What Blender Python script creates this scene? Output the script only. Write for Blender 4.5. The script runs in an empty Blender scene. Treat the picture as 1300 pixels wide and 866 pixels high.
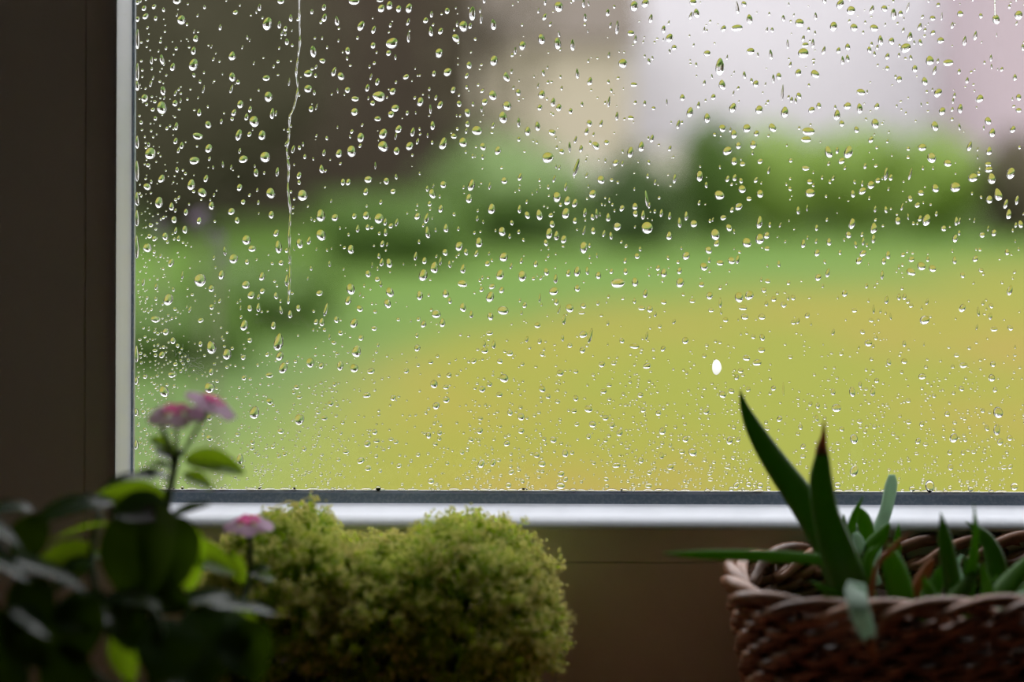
import bpy, bmesh, math, random
import numpy as np
from mathutils import Vector, Matrix

random.seed(7)
rng = np.random.default_rng(11)
scene = bpy.context.scene
COL = scene.collection
PI = math.pi

# ------------------------------------------------------------------ camera
CAM_D = 1.2            # camera to glass (metres)
F = 2400.0             # focal length in pixels of the 1300 x 866 frame
ZC = 1.30              # camera height
HOR = 110.0            # horizon row
cam_data = bpy.data.cameras.new('camera')
cam = bpy.data.objects.new('camera', cam_data)
COL.objects.link(cam)
cam.location = (0, -CAM_D, ZC)
cam.rotation_euler = (math.radians(90), math.radians(-0.2), 0)
cam_data.sensor_width = 36.0
cam_data.lens = 36.0 * F / 1300.0
cam_data.shift_y = -(433 - HOR) / 1300.0
cam_data.clip_start = 0.02
cam_data.clip_end = 500
cam_data.dof.use_dof = True
cam_data.dof.focus_distance = CAM_D + 0.001
cam_data.dof.aperture_fstop = 2.35
scene.camera = cam

# ------------------------------------------------------------------ world: overcast sky
world = bpy.data.worlds.new('overcast_sky')
scene.world = world
world.use_nodes = True
nt = world.node_tree
nt.nodes.clear()
wo = nt.nodes.new('ShaderNodeOutputWorld')
bg = nt.nodes.new('ShaderNodeBackground')
tc = nt.nodes.new('ShaderNodeTexCoord')
sep = nt.nodes.new('ShaderNodeSeparateXYZ')
mx = nt.nodes.new('ShaderNodeMath'); mx.operation = 'MAXIMUM'; mx.inputs[1].default_value = 0.0
ma = nt.nodes.new('ShaderNodeMath'); ma.operation = 'MULTIPLY_ADD'      # CIE overcast: (1 + 2 sin) / 3
ma.inputs[1].default_value = 3.4; ma.inputs[2].default_value = 1.7
nt.links.new(tc.outputs['Generated'], sep.inputs[0])
nt.links.new(sep.outputs['Z'], mx.inputs[0])
nt.links.new(mx.outputs[0], ma.inputs[0])
bg.inputs['Color'].default_value = (0.965, 0.955, 1.0, 1)
nt.links.new(ma.outputs[0], bg.inputs['Strength'])
nt.links.new(bg.outputs[0], wo.inputs['Surface'])

scene.view_settings.view_transform = 'Standard'
scene.view_settings.look = 'None'
scene.view_settings.exposure = 0.0
scene.view_settings.gamma = 1.0
scene.view_settings.use_curve_mapping = False
cy = scene.cycles
cy.use_denoising = True
cy.caustics_reflective = False
cy.caustics_refractive = False
cy.max_bounces = 10
cy.diffuse_bounces = 5
cy.glossy_bounces = 5
cy.transmission_bounces = 8
cy.transparent_max_bounces = 24
cy.sample_clamp_indirect = 6.0


# ------------------------------------------------------------------ helpers
def P(px, py, d):
    """direction of a pixel, taken out to depth d from the camera"""
    return Vector(((px - 650.0) * d / F, d - CAM_D, ZC - (py - HOR) * d / F))


def obj(name, verts, faces, mat, parent=None, smooth=True, mats=None, midx=None):
    me = bpy.data.meshes.new(name)
    me.from_pydata([tuple(v) for v in verts], [], faces)
    if mats:
        for m in mats:
            me.materials.append(m)
        me.polygons.foreach_set('material_index', np.asarray(midx, dtype=np.int32))
    elif mat:
        me.materials.append(mat)
    if smooth:
        me.polygons.foreach_set('use_smooth', [True] * len(me.polygons))
    me.update()
    o = bpy.data.objects.new(name, me)
    COL.objects.link(o)
    if parent is not None:
        o.parent = parent
        o.matrix_parent_inverse = parent.matrix_world.inverted()
    return o


def thing(name, label, cat, loc, group=None):
    o = bpy.data.objects.new(name, None)
    o.empty_display_size = 0.02
    COL.objects.link(o)
    o.location = loc
    o.matrix_world = Matrix.Translation(Vector(loc))
    tag(o, label, cat, group)
    return o


def tag(o, label=None, cat=None, group=None, kind=None):
    if label: o['label'] = label
    if cat: o['category'] = cat
    if group: o['group'] = group
    if kind: o['kind'] = kind
    return o


def struct(o):
    o['kind'] = 'structure'
    return o


class MB:
    def __init__(self):
        self.v = []; self.f = []; self.m = []

    def add(self, verts, faces, mi=0):
        b = len(self.v)
        self.v += [tuple(x) for x in verts]
        self.f += [tuple(i + b for i in q) for q in faces]
        self.m += [mi] * len(faces)

    def box(self, x0, x1, y0, y1, z0, z1, mi=0):
        vs = [(x, y, z) for x in (x0, x1) for y in (y0, y1) for z in (z0, z1)]
        fs = [(0, 1, 3, 2), (4, 6, 7, 5), (0, 4, 5, 1), (2, 3, 7, 6), (0, 2, 6, 4), (1, 5, 7, 3)]
        self.add(vs, fs, mi)

    def tube(self, pts, rads, n=6, mi=0, caps=True):
        pts = [Vector(p) for p in pts]
        if not hasattr(rads, '__len__'):
            rads = [rads] * len(pts)
        ref = Vector((0.31, 0.87, 0.12)).normalized()
        vs, fs = [], []
        for i, p in enumerate(pts):
            t = (pts[min(i + 1, len(pts) - 1)] - pts[max(i - 1, 0)])
            t = t.normalized() if t.length > 1e-9 else Vector((0, 0, 1))
            a = t.cross(ref)
            if a.length < 1e-4:
                a = t.cross(Vector((1, 0, 0)))
            a.normalize(); b = t.cross(a)
            for k in range(n):
                an = 2 * PI * k / n
                vs.append(p + (a * math.cos(an) + b * math.sin(an)) * rads[i])
        for i in range(len(pts) - 1):
            for k in range(n):
                fs.append((i * n + k, i * n + (k + 1) % n, (i + 1) * n + (k + 1) % n, (i + 1) * n + k))
        if caps:
            fs.append(tuple(range(n))[::-1]); fs.append(tuple((len(pts) - 1) * n + k for k in range(n)))
        self.add(vs, fs, mi)

    def build(self, name, mat, parent=None, smooth=True, mats=None):
        return obj(name, self.v, self.f, mat, parent, smooth, mats, self.m if mats else None)


def spline(pts, n):
    """Catmull-Rom through rows of numbers, n samples"""
    A = np.array(pts, dtype=float)
    k = len(A)
    ext = np.vstack([2 * A[0] - A[1], A, 2 * A[-1] - A[-2]])
    out = []
    for i in range(n):
        u = i / (n - 1) * (k - 1)
        j = min(int(u), k - 2); t = u - j
        p0, p1, p2, p3 = ext[j], ext[j + 1], ext[j + 2], ext[j + 3]
        out.append(0.5 * ((2 * p1) + (-p0 + p2) * t + (2 * p0 - 5 * p1 + 4 * p2 - p3) * t * t + (-p0 + 3 * p1 - 3 * p2 + p3) * t ** 3))
    return np.array(out)


# ------------------------------------------------------------------ materials
def principled(name, col, rough=0.5, spec=0.5, noise=None, metallic=0.0, bump=None):
    m = bpy.data.materials.new(name)
    m.use_nodes = True
    n = m.node_tree.nodes; l = m.node_tree.links
    b = n['Principled BSDF']
    b.inputs['Base Color'].default_value = (*col, 1)
    b.inputs['Roughness'].default_value = rough
    b.inputs['Specular IOR Level'].default_value = spec
    b.inputs['Metallic'].default_value = metallic
    if noise:
        col2, scale, lo, hi = noise
        t = n.new('ShaderNodeTexCoord'); nz = n.new('ShaderNodeTexNoise'); nz.inputs['Scale'].default_value = scale
        nz.inputs['Detail'].default_value = 5
        r = n.new('ShaderNodeMapRange'); r.inputs[1].default_value = lo; r.inputs[2].default_value = hi
        mix = n.new('ShaderNodeMix'); mix.data_type = 'RGBA'
        mix.inputs[6].default_value = (*col, 1); mix.inputs[7].default_value = (*col2, 1)
        l.new(t.outputs['Object'], nz.inputs['Vector']); l.new(nz.outputs['Fac'], r.inputs[0])
        l.new(r.outputs[0], mix.inputs[0]); l.new(mix.outputs[2], b.inputs['Base Color'])
    if bump:
        scale, strength, dist = bump
        t = n.new('ShaderNodeTexCoord'); nz = n.new('ShaderNodeTexNoise'); nz.inputs['Scale'].default_value = scale
        bp = n.new('ShaderNodeBump'); bp.inputs['Strength'].default_value = strength; bp.inputs['Distance'].default_value = dist
        l.new(t.outputs['Object'], nz.inputs['Vector']); l.new(nz.outputs['Fac'], bp.inputs['Height'])
        l.new(bp.outputs[0], b.inputs['Normal'])
    return m


def leafmat(name, col, trans, fac=0.45, rough=0.4, spec=0.5, col2=None, scale=20):
    m = principled(name, col, rough, spec, noise=(col2 or tuple(c * 0.75 for c in col), scale, 0.35, 0.65))
    n = m.node_tree.nodes; l = m.node_tree.links
    out = n['Material Output']; b = n['Principled BSDF']
    tr = n.new('ShaderNodeBsdfTranslucent'); tr.inputs[0].default_value = (*trans, 1)
    mix = n.new('ShaderNodeMixShader'); mix.inputs[0].default_value = fac
    l.new(b.outputs[0], mix.inputs[1]); l.new(tr.outputs[0], mix.inputs[2]); l.new(mix.outputs[0], out.inputs['Surface'])
    return m


M = {}
M['pvc'] = principled('white_pvc', (0.78, 0.75, 0.70), 0.38, 0.45, bump=(900, 0.05, 0.0002))
M['bead'] = principled('white_bead_pvc', (0.64, 0.675, 0.735), 0.28, 0.5, bump=(700, 0.06, 0.0002))
M['rubber'] = principled('grey_rubber', (0.27, 0.34, 0.43), 0.34, 0.5, noise=((0.40, 0.46, 0.54), 420, 0.45, 0.7))
M['lip'] = principled('pale_seal', (0.8, 0.76, 0.78), 0.4)
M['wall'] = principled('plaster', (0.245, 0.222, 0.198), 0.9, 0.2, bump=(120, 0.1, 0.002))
M['outer_wall'] = principled('render_plaster', (0.55, 0.52, 0.46), 0.9, 0.2, bump=(120, 0.2, 0.004))
M['ceiling'] = principled('ceiling_paint', (0.42, 0.40, 0.36), 0.9, 0.2)
M['floor'] = principled('floor_wood', (0.22, 0.12, 0.06), 0.5, 0.4, noise=((0.14, 0.075, 0.035), 6, 0.3, 0.7))
M['sill'] = principled('sill_wood', (0.46, 0.215, 0.135), 0.4, 0.4, noise=((0.33, 0.15, 0.09), 14, 0.3, 0.7))
M['ceramic'] = principled('dark_ceramic', (0.045, 0.04, 0.04), 0.4, 0.5)
M['terracotta'] = principled('terracotta', (0.34, 0.13, 0.07), 0.8, 0.3, noise=((0.27, 0.10, 0.05), 40, 0.3, 0.7))
M['soil'] = principled('soil', (0.03, 0.02, 0.013), 0.95, 0.1, bump=(300, 0.6, 0.003))


def glass_pane_mat():
    m = bpy.data.materials.new('window_glass')
    m.use_nodes = True
    n = m.node_tree.nodes; l = m.node_tree.links
    n.clear()
    out = n.new('ShaderNodeOutputMaterial')
    tr = n.new('ShaderNodeBsdfTransparent'); tr.inputs[0].default_value = (0.985, 0.99, 0.985, 1)
    gl = n.new('ShaderNodeBsdfGlossy'); gl.inputs['Roughness'].default_value = 0.0
    fr = n.new('ShaderNodeFresnel'); fr.inputs[0].default_value = 1.45
    mix = n.new('ShaderNodeMixShader')
    geo = n.new('ShaderNodeNewGeometry')
    sel = n.new('ShaderNodeMath'); sel.operation = 'MULTIPLY_ADD'; sel.inputs[1].default_value = -1; sel.inputs[2].default_value = 1
    mul = n.new('ShaderNodeMath'); mul.operation = 'MULTIPLY'
    l.new(geo.outputs['Backfacing'], sel.inputs[0])
    l.new(fr.outputs[0], mul.inputs[0]); l.new(sel.outputs[0], mul.inputs[1])
    l.new(mul.outputs[0], mix.inputs[0]); l.new(tr.outputs[0], mix.inputs[1]); l.new(gl.outputs[0], mix.inputs[2])
    l.new(mix.outputs[0], out.inputs['Surface'])
    return m


def water_mat():
    m = bpy.data.materials.new('rain_water')
    m.use_nodes = True
    n = m.node_tree.nodes; l = m.node_tree.links
    n.clear()
    out = n.new('ShaderNodeOutputMaterial')
    g = n.new('ShaderNodeBsdfGlass'); g.inputs['IOR'].default_value = 1.46; g.inputs['Roughness'].default_value = 0.0
    l.new(g.outputs[0], out.inputs['Surface'])
    return m


M['glass'] = glass_pane_mat()
M['water'] = water_mat()

# ------------------------------------------------------------------ room shell
GX0, GX1 = -0.239, 0.66          # visible glass edges
GZ0, GZ1 = ZC - 0.2565, 2.06
SILL = 0.90
FX0, FX1 = GX0 - 0.122, GX1 + 0.122
FZ1 = GZ1 + 0.12
YI, YO = -0.25, 0.14             # inner and outer wall faces
RX0, RX1, RY0, RZ1 = -2.2, 2.4, -4.2, 2.5


def boxobj(name, dims, mat, parent=None, smooth=False):
    mb = MB(); mb.box(*dims)
    return mb.build(name, mat, parent, smooth)


mb = MB()
GND = -0.3
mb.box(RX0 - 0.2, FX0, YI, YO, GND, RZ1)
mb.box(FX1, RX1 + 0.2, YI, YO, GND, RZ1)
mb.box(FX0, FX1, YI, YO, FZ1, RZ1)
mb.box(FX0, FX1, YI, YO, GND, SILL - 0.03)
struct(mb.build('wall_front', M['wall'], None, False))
struct(boxobj('wall_left', (RX0 - 0.2, RX0, RY0, YI, GND, RZ1), M['wall']))
struct(boxobj('wall_right', (RX1, RX1 + 0.2, RY0, YI, GND, RZ1), M['wall']))
struct(boxobj('wall_back', (RX0 - 0.2, RX1 + 0.2, RY0 - 0.2, RY0, GND, RZ1), M['wall']))
struct(boxobj('floor', (RX0 - 0.2, RX1 + 0.2, RY0 - 0.2, YI, -0.2, 0.0), M['floor']))
struct(boxobj('ceiling', (RX0 - 0.2, RX1 + 0.2, RY0 - 0.2, YO, RZ1, RZ1 + 0.2), M['ceiling']))

# ------------------------------------------------------------------ window
win = bpy.data.objects.new('window_1', None)
COL.objects.link(win)
win.location = (0, 0, SILL)
win.matrix_world = Matrix.Translation((0, 0, SILL))
struct(win)
win['label'] = 'white framed window with a rain-covered glass pane'


def ring(name, profA, profB, mat, smooth=True, caps=True):
    """four mitred members round the pane; profile rows (u outward, y), A on the jambs, B on top and bottom"""
    n = len(profA)
    def corner(cx, cz, i):
        (ua, ya), (ub, yb) = profA[i], profB[i]
        x = GX0 - ua if cx == 0 else GX1 + ua
        z = GZ0 - ub if cz == 0 else GZ1 + ub
        return x, z, ya, yb
    for (c0, c1, hor) in (((0, 0), (1, 0), True), ((0, 0), (0, 1), False), ((1, 0), (1, 1), False), ((0, 1), (1, 1), True)):
        vs = []
        for c in (c0, c1):
            for i in range(n):
                x, z, ya, yb = corner(*c, i)
                vs.append((x, yb if hor else ya, z))
        fs = [(i, i + 1, n + i + 1, n + i) for i in range(n - 1)]
        fs.append((n - 1, 0, n, 2 * n - 1))
        fs.append(tuple(range(n))[::-1]); fs.append(tuple(range(n, 2 * n)))
        o = obj(name, vs, fs, mat, win, False)
        bm = bmesh.new(); bm.from_mesh(o.data); bmesh.ops.recalc_face_normals(bm, faces=bm.faces)
        bm.to_mesh(o.data); bm.free()
        if smooth:
            for p in o.data.polygons:
                p.use_smooth = len(p.vertices) == 4
            o.data.set_sharp_from_angle(angle=math.radians(38))


def arc(u0, y0, u1, y1, bulge, n):
    out = []
    for i in range(n + 1):
        t = i / n
        # quarter-ellipse style rounding from (u0,y0) to (u1,y1)
        a = t * PI / 2
        ue = u0 + (u1 - u0) * ((1 - math.cos(a)) * (1 - bulge) + math.sin(a) * bulge)
        ye = y0 + (y1 - y0) * ((math.sin(a)) * (1 - bulge) + (1 - math.cos(a)) * bulge)
        out.append((ue, ye))
    return out


# glazing bead
bB = [(0.0066, -0.004), (0.0066, -0.0075), (0.0070, -0.0085)] + [(0.0090, -0.0225)] + arc(0.0091, -0.0232, 0.0158, -0.0360, 0.06, 8) + [(0.0163, -0.0360), (0.0163, -0.004)]
bA = [(0.0008, -0.003), (0.0008, -0.0048), (0.0010, -0.0056)] + [(0.0022, -0.0225)] + arc(0.0023, -0.0232, 0.0044, -0.0360, 0.28, 8) + [(0.0047, -0.0360), (0.0047, -0.003)]
ring('glazing_bead', bA, bB, M['bead'])
gA = [(-0.0004, 0.0), (-0.0004, -0.0048), (0.0006, -0.0058), (0.0030, -0.0058), (0.0030, 0.0)]
gB = [(0.0010, -0.0041), (0.0020, -0.0048), (0.0042, -0.0056), (0.0072, -0.0078), (0.0072, -0.004)]
ring('gasket', gA, gB, M['rubber'])
ring('outer_seal', [(0.0002, 0.0002), (0.0002, 0.002), (0.004, 0.003), (0.004, 0.0002)],
     [(0.0000, 0.0002), (0.0000, 0.0012), (0.004, 0.004), (0.004, 0.0002)], M['lip'], False)
# rounded sash edge, then the seam, then the flat frame
sA = [(0.0036, -0.004), (0.0040, -0.0240)] + arc(0.0046, -0.0255, 0.0232, -0.0340, 0.0, 8) + [(0.0236, -0.0330), (0.0236, -0.002)]
sB = [(0.0150, -0.004), (0.0158, -0.0250)] + arc(0.0160, -0.0262, 0.0362, -0.0340, 0.0, 8) + [(0.0366, -0.0330), (0.0366, -0.002)]
ring('sash_rail', sA, sB, M['pvc'])
fA = [(0.0238, -0.002), (0.0238, -0.0331), (0.0246, -0.0341), (0.1220, -0.0341), (0.1220, 0.06), (0.022, 0.06), (0.0040, 0.004), (0.0238, 0.004)]
fB = [(0.0368, -0.002), (0.0368, -0.0331), (0.0376, -0.0341), (0.1440, -0.0341), (0.1440, 0.06), (0.022, 0.06), (0.0040, 0.004), (0.0368, 0.004)]
ring('frame_member', fA, fB, M['pvc'], False)
pane = boxobj('pane', (GX0 - 0.003, GX1 + 0.003, -0.004, 0.0, GZ0 - 0.003, GZ1 + 0.003), M['glass'], win)
boxobj('window_sill', (FX0 - 0.12, FX1 + 0.12, -0.325, -0.25, SILL - 0.03, SILL), M['sill'], win)
mb = MB(); mb.box(FX0, FX1, -0.2501, 0.02, SILL - 0.03, SILL)
mb.build('sill_board', M['sill'], win, False)
boxobj('outer_ledge', (FX0, FX1, 0.055, 0.19, SILL - 0.03, SILL + 0.02), M['lip'], win)


# ------------------------------------------------------------------ the garden
def lawn_mat():
    m = bpy.data.materials.new('patchy_lawn')
    m.use_nodes = True
    n = m.node_tree.nodes; l = m.node_tree.links
    b = n['Principled BSDF']; b.inputs['Roughness'].default_value = 0.9; b.inputs['Specular IOR Level'].default_value = 0.15
    t = n.new('ShaderNodeTexCoord')

    def nz(scale, lo, hi, off):
        mp = n.new('ShaderNodeMapping'); mp.inputs['Location'].default_value = off
        mp.inputs['Scale'].default_value = (1.0, 0.55, 1.0)
        k = n.new('ShaderNodeTexNoise'); k.inputs['Scale'].default_value = scale; k.inputs['Detail'].default_value = 3
        r = n.new('ShaderNodeMapRange'); r.inputs[1].default_value = lo; r.inputs[2].default_value = hi
        l.new(t.outputs['Object'], mp.inputs[0]); l.new(mp.outputs[0], k.inputs['Vector']); l.new(k.outputs['Fac'], r.inputs[0])
        return r.outputs[0]

    def mix(fac, a, c):
        k = n.new('ShaderNodeMix'); k.data_type = 'RGBA'
        l.new(fac, k.inputs[0])
        for s, v in ((6, a), (7, c)):
            if isinstance(v, tuple): k.inputs[s].default_value = (*v, 1)
            else: l.new(v, k.inputs[s])
        return k.outputs[2]

    # old yellow grass with straw patches near the house, greener beyond a slanting line and to the left
    c1 = mix(nz(0.55, 0.40, 0.62, (3.1, 1.2, 0)), (0.110, 0.120, 0.0065), (0.128, 0.118, 0.008))
    c2 = mix(nz(0.9, 0.52, 0.70, (7.7, 4.0, 0)), c1, (0.142, 0.110, 0.013))
    sp = n.new('ShaderNodeSeparateXYZ'); l.new(t.outputs['Object'], sp.inputs[0])
    ad = n.new('ShaderNodeMath'); ad.operation = 'MULTIPLY_ADD'; ad.inputs[1].default_value = -0.8
    l.new(sp.outputs['X'], ad.inputs[0]); l.new(sp.outputs['Y'], ad.inputs[2])
    wob = n.new('ShaderNodeMath'); wob.operation = 'MULTIPLY_ADD'; wob.inputs[1].default_value = 4.0
    l.new(nz(0.5, 0.2, 0.8, (1.0, 9.0, 0)), wob.inputs[0]); l.new(ad.outputs[0], wob.inputs[2])
    def step(src, a, c):
        r = n.new('ShaderNodeMapRange'); r.interpolation_type = 'SMOOTHSTEP'
        r.inputs[1].default_value = a; r.inputs[2].default_value = c
        l.new(src, r.inputs[0]); return r.outputs[0]
    sl = n.new('ShaderNodeMath'); sl.operation = 'MULTIPLY_ADD'; sl.inputs[1].default_value = -0.16
    l.new(sp.outputs['Y'], sl.inputs[0]); l.new(sp.outputs['X'], sl.inputs[2])
    c3 = mix(step(sp.outputs['X'], -0.2, -1.5), c2, (0.090, 0.128, 0.026))
    c3 = mix(step(sl.outputs[0], -1.9, -3.1), c3, (0.044, 0.078, 0.016))
    c4 = mix(step(wob.outputs[0], 11.9, 16.4), c3, (0.058, 0.108, 0.012))
    l.new(c4, b.inputs['Base Color'])
    return m


M['lawn'] = lawn_mat()
M['gravel'] = principled('pale_gravel', (0.230, 0.212, 0.166), 0.9, 0.2, noise=((0.202, 0.189, 0.147), 0.4, 0.3, 0.7))
struct(obj('lawn', [(-60, YO, GND), (60, YO, GND), (60, 24, GND), (-60, 24, GND)], [(0, 1, 2, 3)], M['lawn'], None, False))
g = struct(obj('gravel_field', [(-160, 24, GND), (160, 24, GND), (160, 300, GND), (-160, 300, GND)], [(0, 1, 2, 3)], M['gravel'], None, False))


def foliage(center, radii, nleaf, size, seed, core=0.86):
    """leaf blades over a lumpy core: verts, faces"""
    r = np.random.default_rng(seed)
    bm = bmesh.new()
    bmesh.ops.create_icosphere(bm, subdivisions=3, radius=1.0)
    ph = r.uniform(0, 6.28, (6, 3)); fr = r.uniform(1.5, 4.5, (6, 3))
    def lump(p):
        return 1 + 0.07 * sum(math.sin(fr[i, 0] * p[0] + ph[i, 0]) * math.sin(fr[i, 1] * p[1] + ph[i, 1]) * math.cos(fr[i, 2] * p[2] + ph[i, 2]) for i in range(6)) * 1.6
    V, Fc = [], []
    for v in bm.verts:
        p = v.co
        s = lump(p) * core
        V.append((center[0] + p.x * radii[0] * s, center[1] + p.y * radii[1] * s, max(GND - 0.02, center[2] + p.z * radii[2] * s)))
    for f in bm.faces:
        Fc.append(tuple(v.index for v in f.verts))
    bm.free()
    for k in range(nleaf):
        p = r.normal(size=3); p /= np.linalg.norm(p)
        s = lump(p) * r.uniform(0.86, 1.1)
        c = np.array(center) + p * np.array(radii) * s
        if c[2] < GND + 0.02:
            continue
        t = r.normal(size=3) + p * 0.8; t /= np.linalg.norm(t)
        n_ = np.cross(t, r.normal(size=3)); n_ /= np.linalg.norm(n_)
        L = size * r.uniform(0.6, 1.4); W = L * 0.45
        b = len(V)
        V += [tuple(c), tuple(c + t * L * .5 + n_ * W * .5), tuple(c + t * L), tuple(c + t * L * .5 - n_ * W * .5)]
        Fc.append((b, b + 1, b + 2, b + 3))
    return V, Fc


def shrub(name, label, px, d, w, h, mat, seed, cat='shrub', group=None, nleaf=1400, dep=None, size=0.09):
    x = (px - 650) * d / F; y = d - CAM_D
    t = thing(name, label, cat, (x, y, GND), group)
    V, Fc = foliage((x, y, GND + h * 0.5), (w / 2, (dep or w) / 2, h * 0.52), nleaf, size, seed)
    fo = obj('foliage', V, Fc, mat, t)
    fo['kind'] = 'stuff'
    mb = MB()
    for k in range(4):
        a = k * 1.7 + seed
        mb.tube([(x, y, GND - 0.02), (x + 0.08 * math.cos(a), y + 0.08 * math.sin(a), GND + 0.3 * h), (x + 0.2 * w * math.cos(a), y + 0.2 * w * math.sin(a), GND + 0.75 * h)], [0.025, 0.02, 0.008])
    mb.build('stem', M['bark'], t)
    return t


def tree(name, label, x, y, H, R, mat, seed, group='trees around the garden'):
    t = thing(name, label, 'tree', (x, y, GND), group)
    V, Fc = foliage((x, y, GND + H - R * 1.1), (R, R, R * 1.1), 2600, 0.28, seed)
    fo = obj('foliage', V, Fc, mat, t)
    fo['kind'] = 'stuff'
    mb = MB(); mb.tube([(x, y, GND - 0.05), (x + 0.06, y, GND + 0.4 * H), (x, y, GND + 0.8 * H)], [0.22, 0.16, 0.07], 8)
    mb.build('trunk', M['bark'], t)
    return t


M['bark'] = principled('bark', (0.046, 0.032, 0.023), 0.95, 0.2)
M['g_fresh'] = leafmat('fresh_green_foliage', (0.205, 0.30, 0.055), (0.28, 0.42, 0.06), 0.38, 0.6, 0.3)
M['g_sage'] = leafmat('sage_green_foliage', (0.155, 0.235, 0.072), (0.21, 0.32, 0.085), 0.35, 0.6, 0.3)
M['g_mid'] = leafmat('mid_green_foliage', (0.080, 0.145, 0.022), (0.125, 0.22, 0.03), 0.35, 0.6, 0.3)
M['g_dark'] = leafmat('dark_green_foliage', (0.055, 0.095, 0.022), (0.08, 0.135, 0.024), 0.3, 0.6, 0.3)
M['g_olive'] = leafmat('bare_twiggy_foliage', (0.082, 0.074, 0.044), (0.09, 0.08, 0.044), 0.3, 0.8, 0.2)
M['g_brown'] = leafmat('brown_foliage', (0.12, 0.105, 0.066), (0.13, 0.11, 0.06), 0.3, 0.8, 0.2)

HG = 'fresh green hedge shrubs along the back of the lawn'
shrub('hedge_shrub', 'fresh green clipped shrub in the hedge beyond the lawn', 985, 21.0, 1.15, 1.12, M['g_fresh'], 21, group=HG)
shrub('hedge_shrub', 'fresh green clipped shrub in the hedge beyond the lawn', 1085, 21.2, 1.15, 1.10, M['g_fresh'], 22, group=HG)
shrub('hedge_shrub', 'fresh green clipped shrub in the hedge beyond the lawn', 1185, 21.0, 1.2, 1.06, M['g_fresh'], 23, group=HG)
shrub('twiggy_shrub', 'dull brown-grey shrub ending the hedge beside the pinkish house', 1290, 20.6, 0.75, 1.0, M['g_brown'], 24)
shrub('hedge_shrub', 'fresh green clipped shrub in the hedge beyond the lawn', 1400, 21.0, 1.2, 1.1, M['g_fresh'], 25, group=HG)
shrub('dark_shrub', 'tall dark green shrub rising at the end of the fresh green hedge', 902, 20.2, 0.66, 1.18, M['g_mid'], 26)
shrub('round_shrub', 'low rounded dark green shrub in front of the cream house', 808, 19.0, 0.85, 0.82, M['g_dark'], 27)
shrub('sage_shrub', 'broad grey-green shrub between the brown shed and the dark shrub', 652, 19.6, 1.75, 0.98, M['g_sage'], 28)
shrub('low_shrub', 'mid green spreading shrub at the foot of the brown shed', 500, 17.2, 1.5, 0.62, M['g_mid'], 29)
shrub('low_dark_shrub', 'dark green mounded shrub on the lawn nearest the shed', 330, 12.6, 1.05, 0.42, M['g_mid'], 30, size=0.07)
shrub('border_shrub', 'low green shrub between the lilac flowers and the mounded shrub', 225, 11.0, 0.85, 0.34, M['g_mid'], 31, size=0.06)
shrub('twiggy_hedge', 'tall bare brownish hedge beside the brown shed', 225, 20.0, 3.0, 3.9, M['g_olive'], 32, cat='hedge', dep=1.2, nleaf=2600, size=0.14)

def sparse_tree(name, label, px, d, H, R, zc, mat, seed):
    x = (px - 650) * d / F; y = d - CAM_D
    t = thing(name, label, 'tree', (x, y, GND))
    V, Fc = foliage((x, y, zc), (R, R * 0.8, H), 800, 0.13, seed, core=0.12)
    fo = obj('foliage', V, Fc, mat, t)
    fo['kind'] = 'stuff'
    mb = MB()
    mb.tube([(x, y, GND - 0.05), (x + 0.03, y, zc - 0.6 * H), (x, y, zc)], [0.06, 0.05, 0.03], 8)
    mb.build('trunk', M['bark'], t)
    for k in range(7):
        a = k * 2.4 + seed
        mb = MB()
        mb.tube([(x, y, zc - 0.6 * H + 0.1 * k), (x + 0.5 * R * math.cos(a), y + 0.4 * R * math.sin(a), zc - 0.1 * H + 0.1 * k), (x + 0.9 * R * math.cos(a), y + 0.7 * R * math.sin(a), zc + 0.3 * H + 0.06 * k)], [0.025, 0.016, 0.006], 5)
        mb.build('branch', M['bark'], t)
sparse_tree('sparse_tree', 'small thin-leaved tree standing between the shed and the cream house', 622, 21.7, 1.5, 0.60, 2.0, M['g_brown'], 61)

# brown timber shed
M['shed'] = principled('weathered_brown_boards', (0.060, 0.045, 0.031), 0.85, 0.2, noise=((0.048, 0.035, 0.025), 3, 0.3, 0.7))
M['shed_roof'] = principled('shed_felt', (0.046, 0.044, 0.039), 0.9, 0.2)
sd = 22.5
sx0, sx1 = (262 - 650) * sd / F, (600 - 650) * sd / F
sy = sd - CAM_D
sh = thing('garden_shed', 'dark brown timber garden shed beyond the lawn', 'shed', ((sx0 + sx1) / 2, sy, GND))
nb = 18
base = boxobj('wall_frame', (sx0 + 0.02, sx1 - 0.02, sy + 0.03, sy + 2.2, GND - 0.02, GND + 3.3), M['shed'], sh)
bw = (sx1 - sx0) / nb
bo = None
for k in range(nb):
    x = sx0 + k * bw
    if bo is None:
        bo = boxobj('plank', (x + 0.006, x + bw - 0.006, sy, sy + 0.035, GND, GND + 3.35), M['shed'], sh); first = bo
    else:
        o = first.copy(); COL.objects.link(o); o.location.x += k * bw
mb = MB()
mb.add([(sx0 - .15, sy - .2, GND + 3.3), (sx1 + .15, sy - .2, GND + 3.3), (sx1 + .15, sy + 2.4, GND + 3.3), (sx0 - .15, sy + 2.4, GND + 3.3),
        (sx0 - .15, sy + 1.1, GND + 4.2), (sx1 + .15, sy + 1.1, GND + 4.2)],
       [(0, 1, 5, 4), (2, 3, 4, 5), (0, 4, 3), (1, 2, 5), (3, 2, 1, 0)])
mb.build('roof', M['shed_roof'], sh, False)


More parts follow.
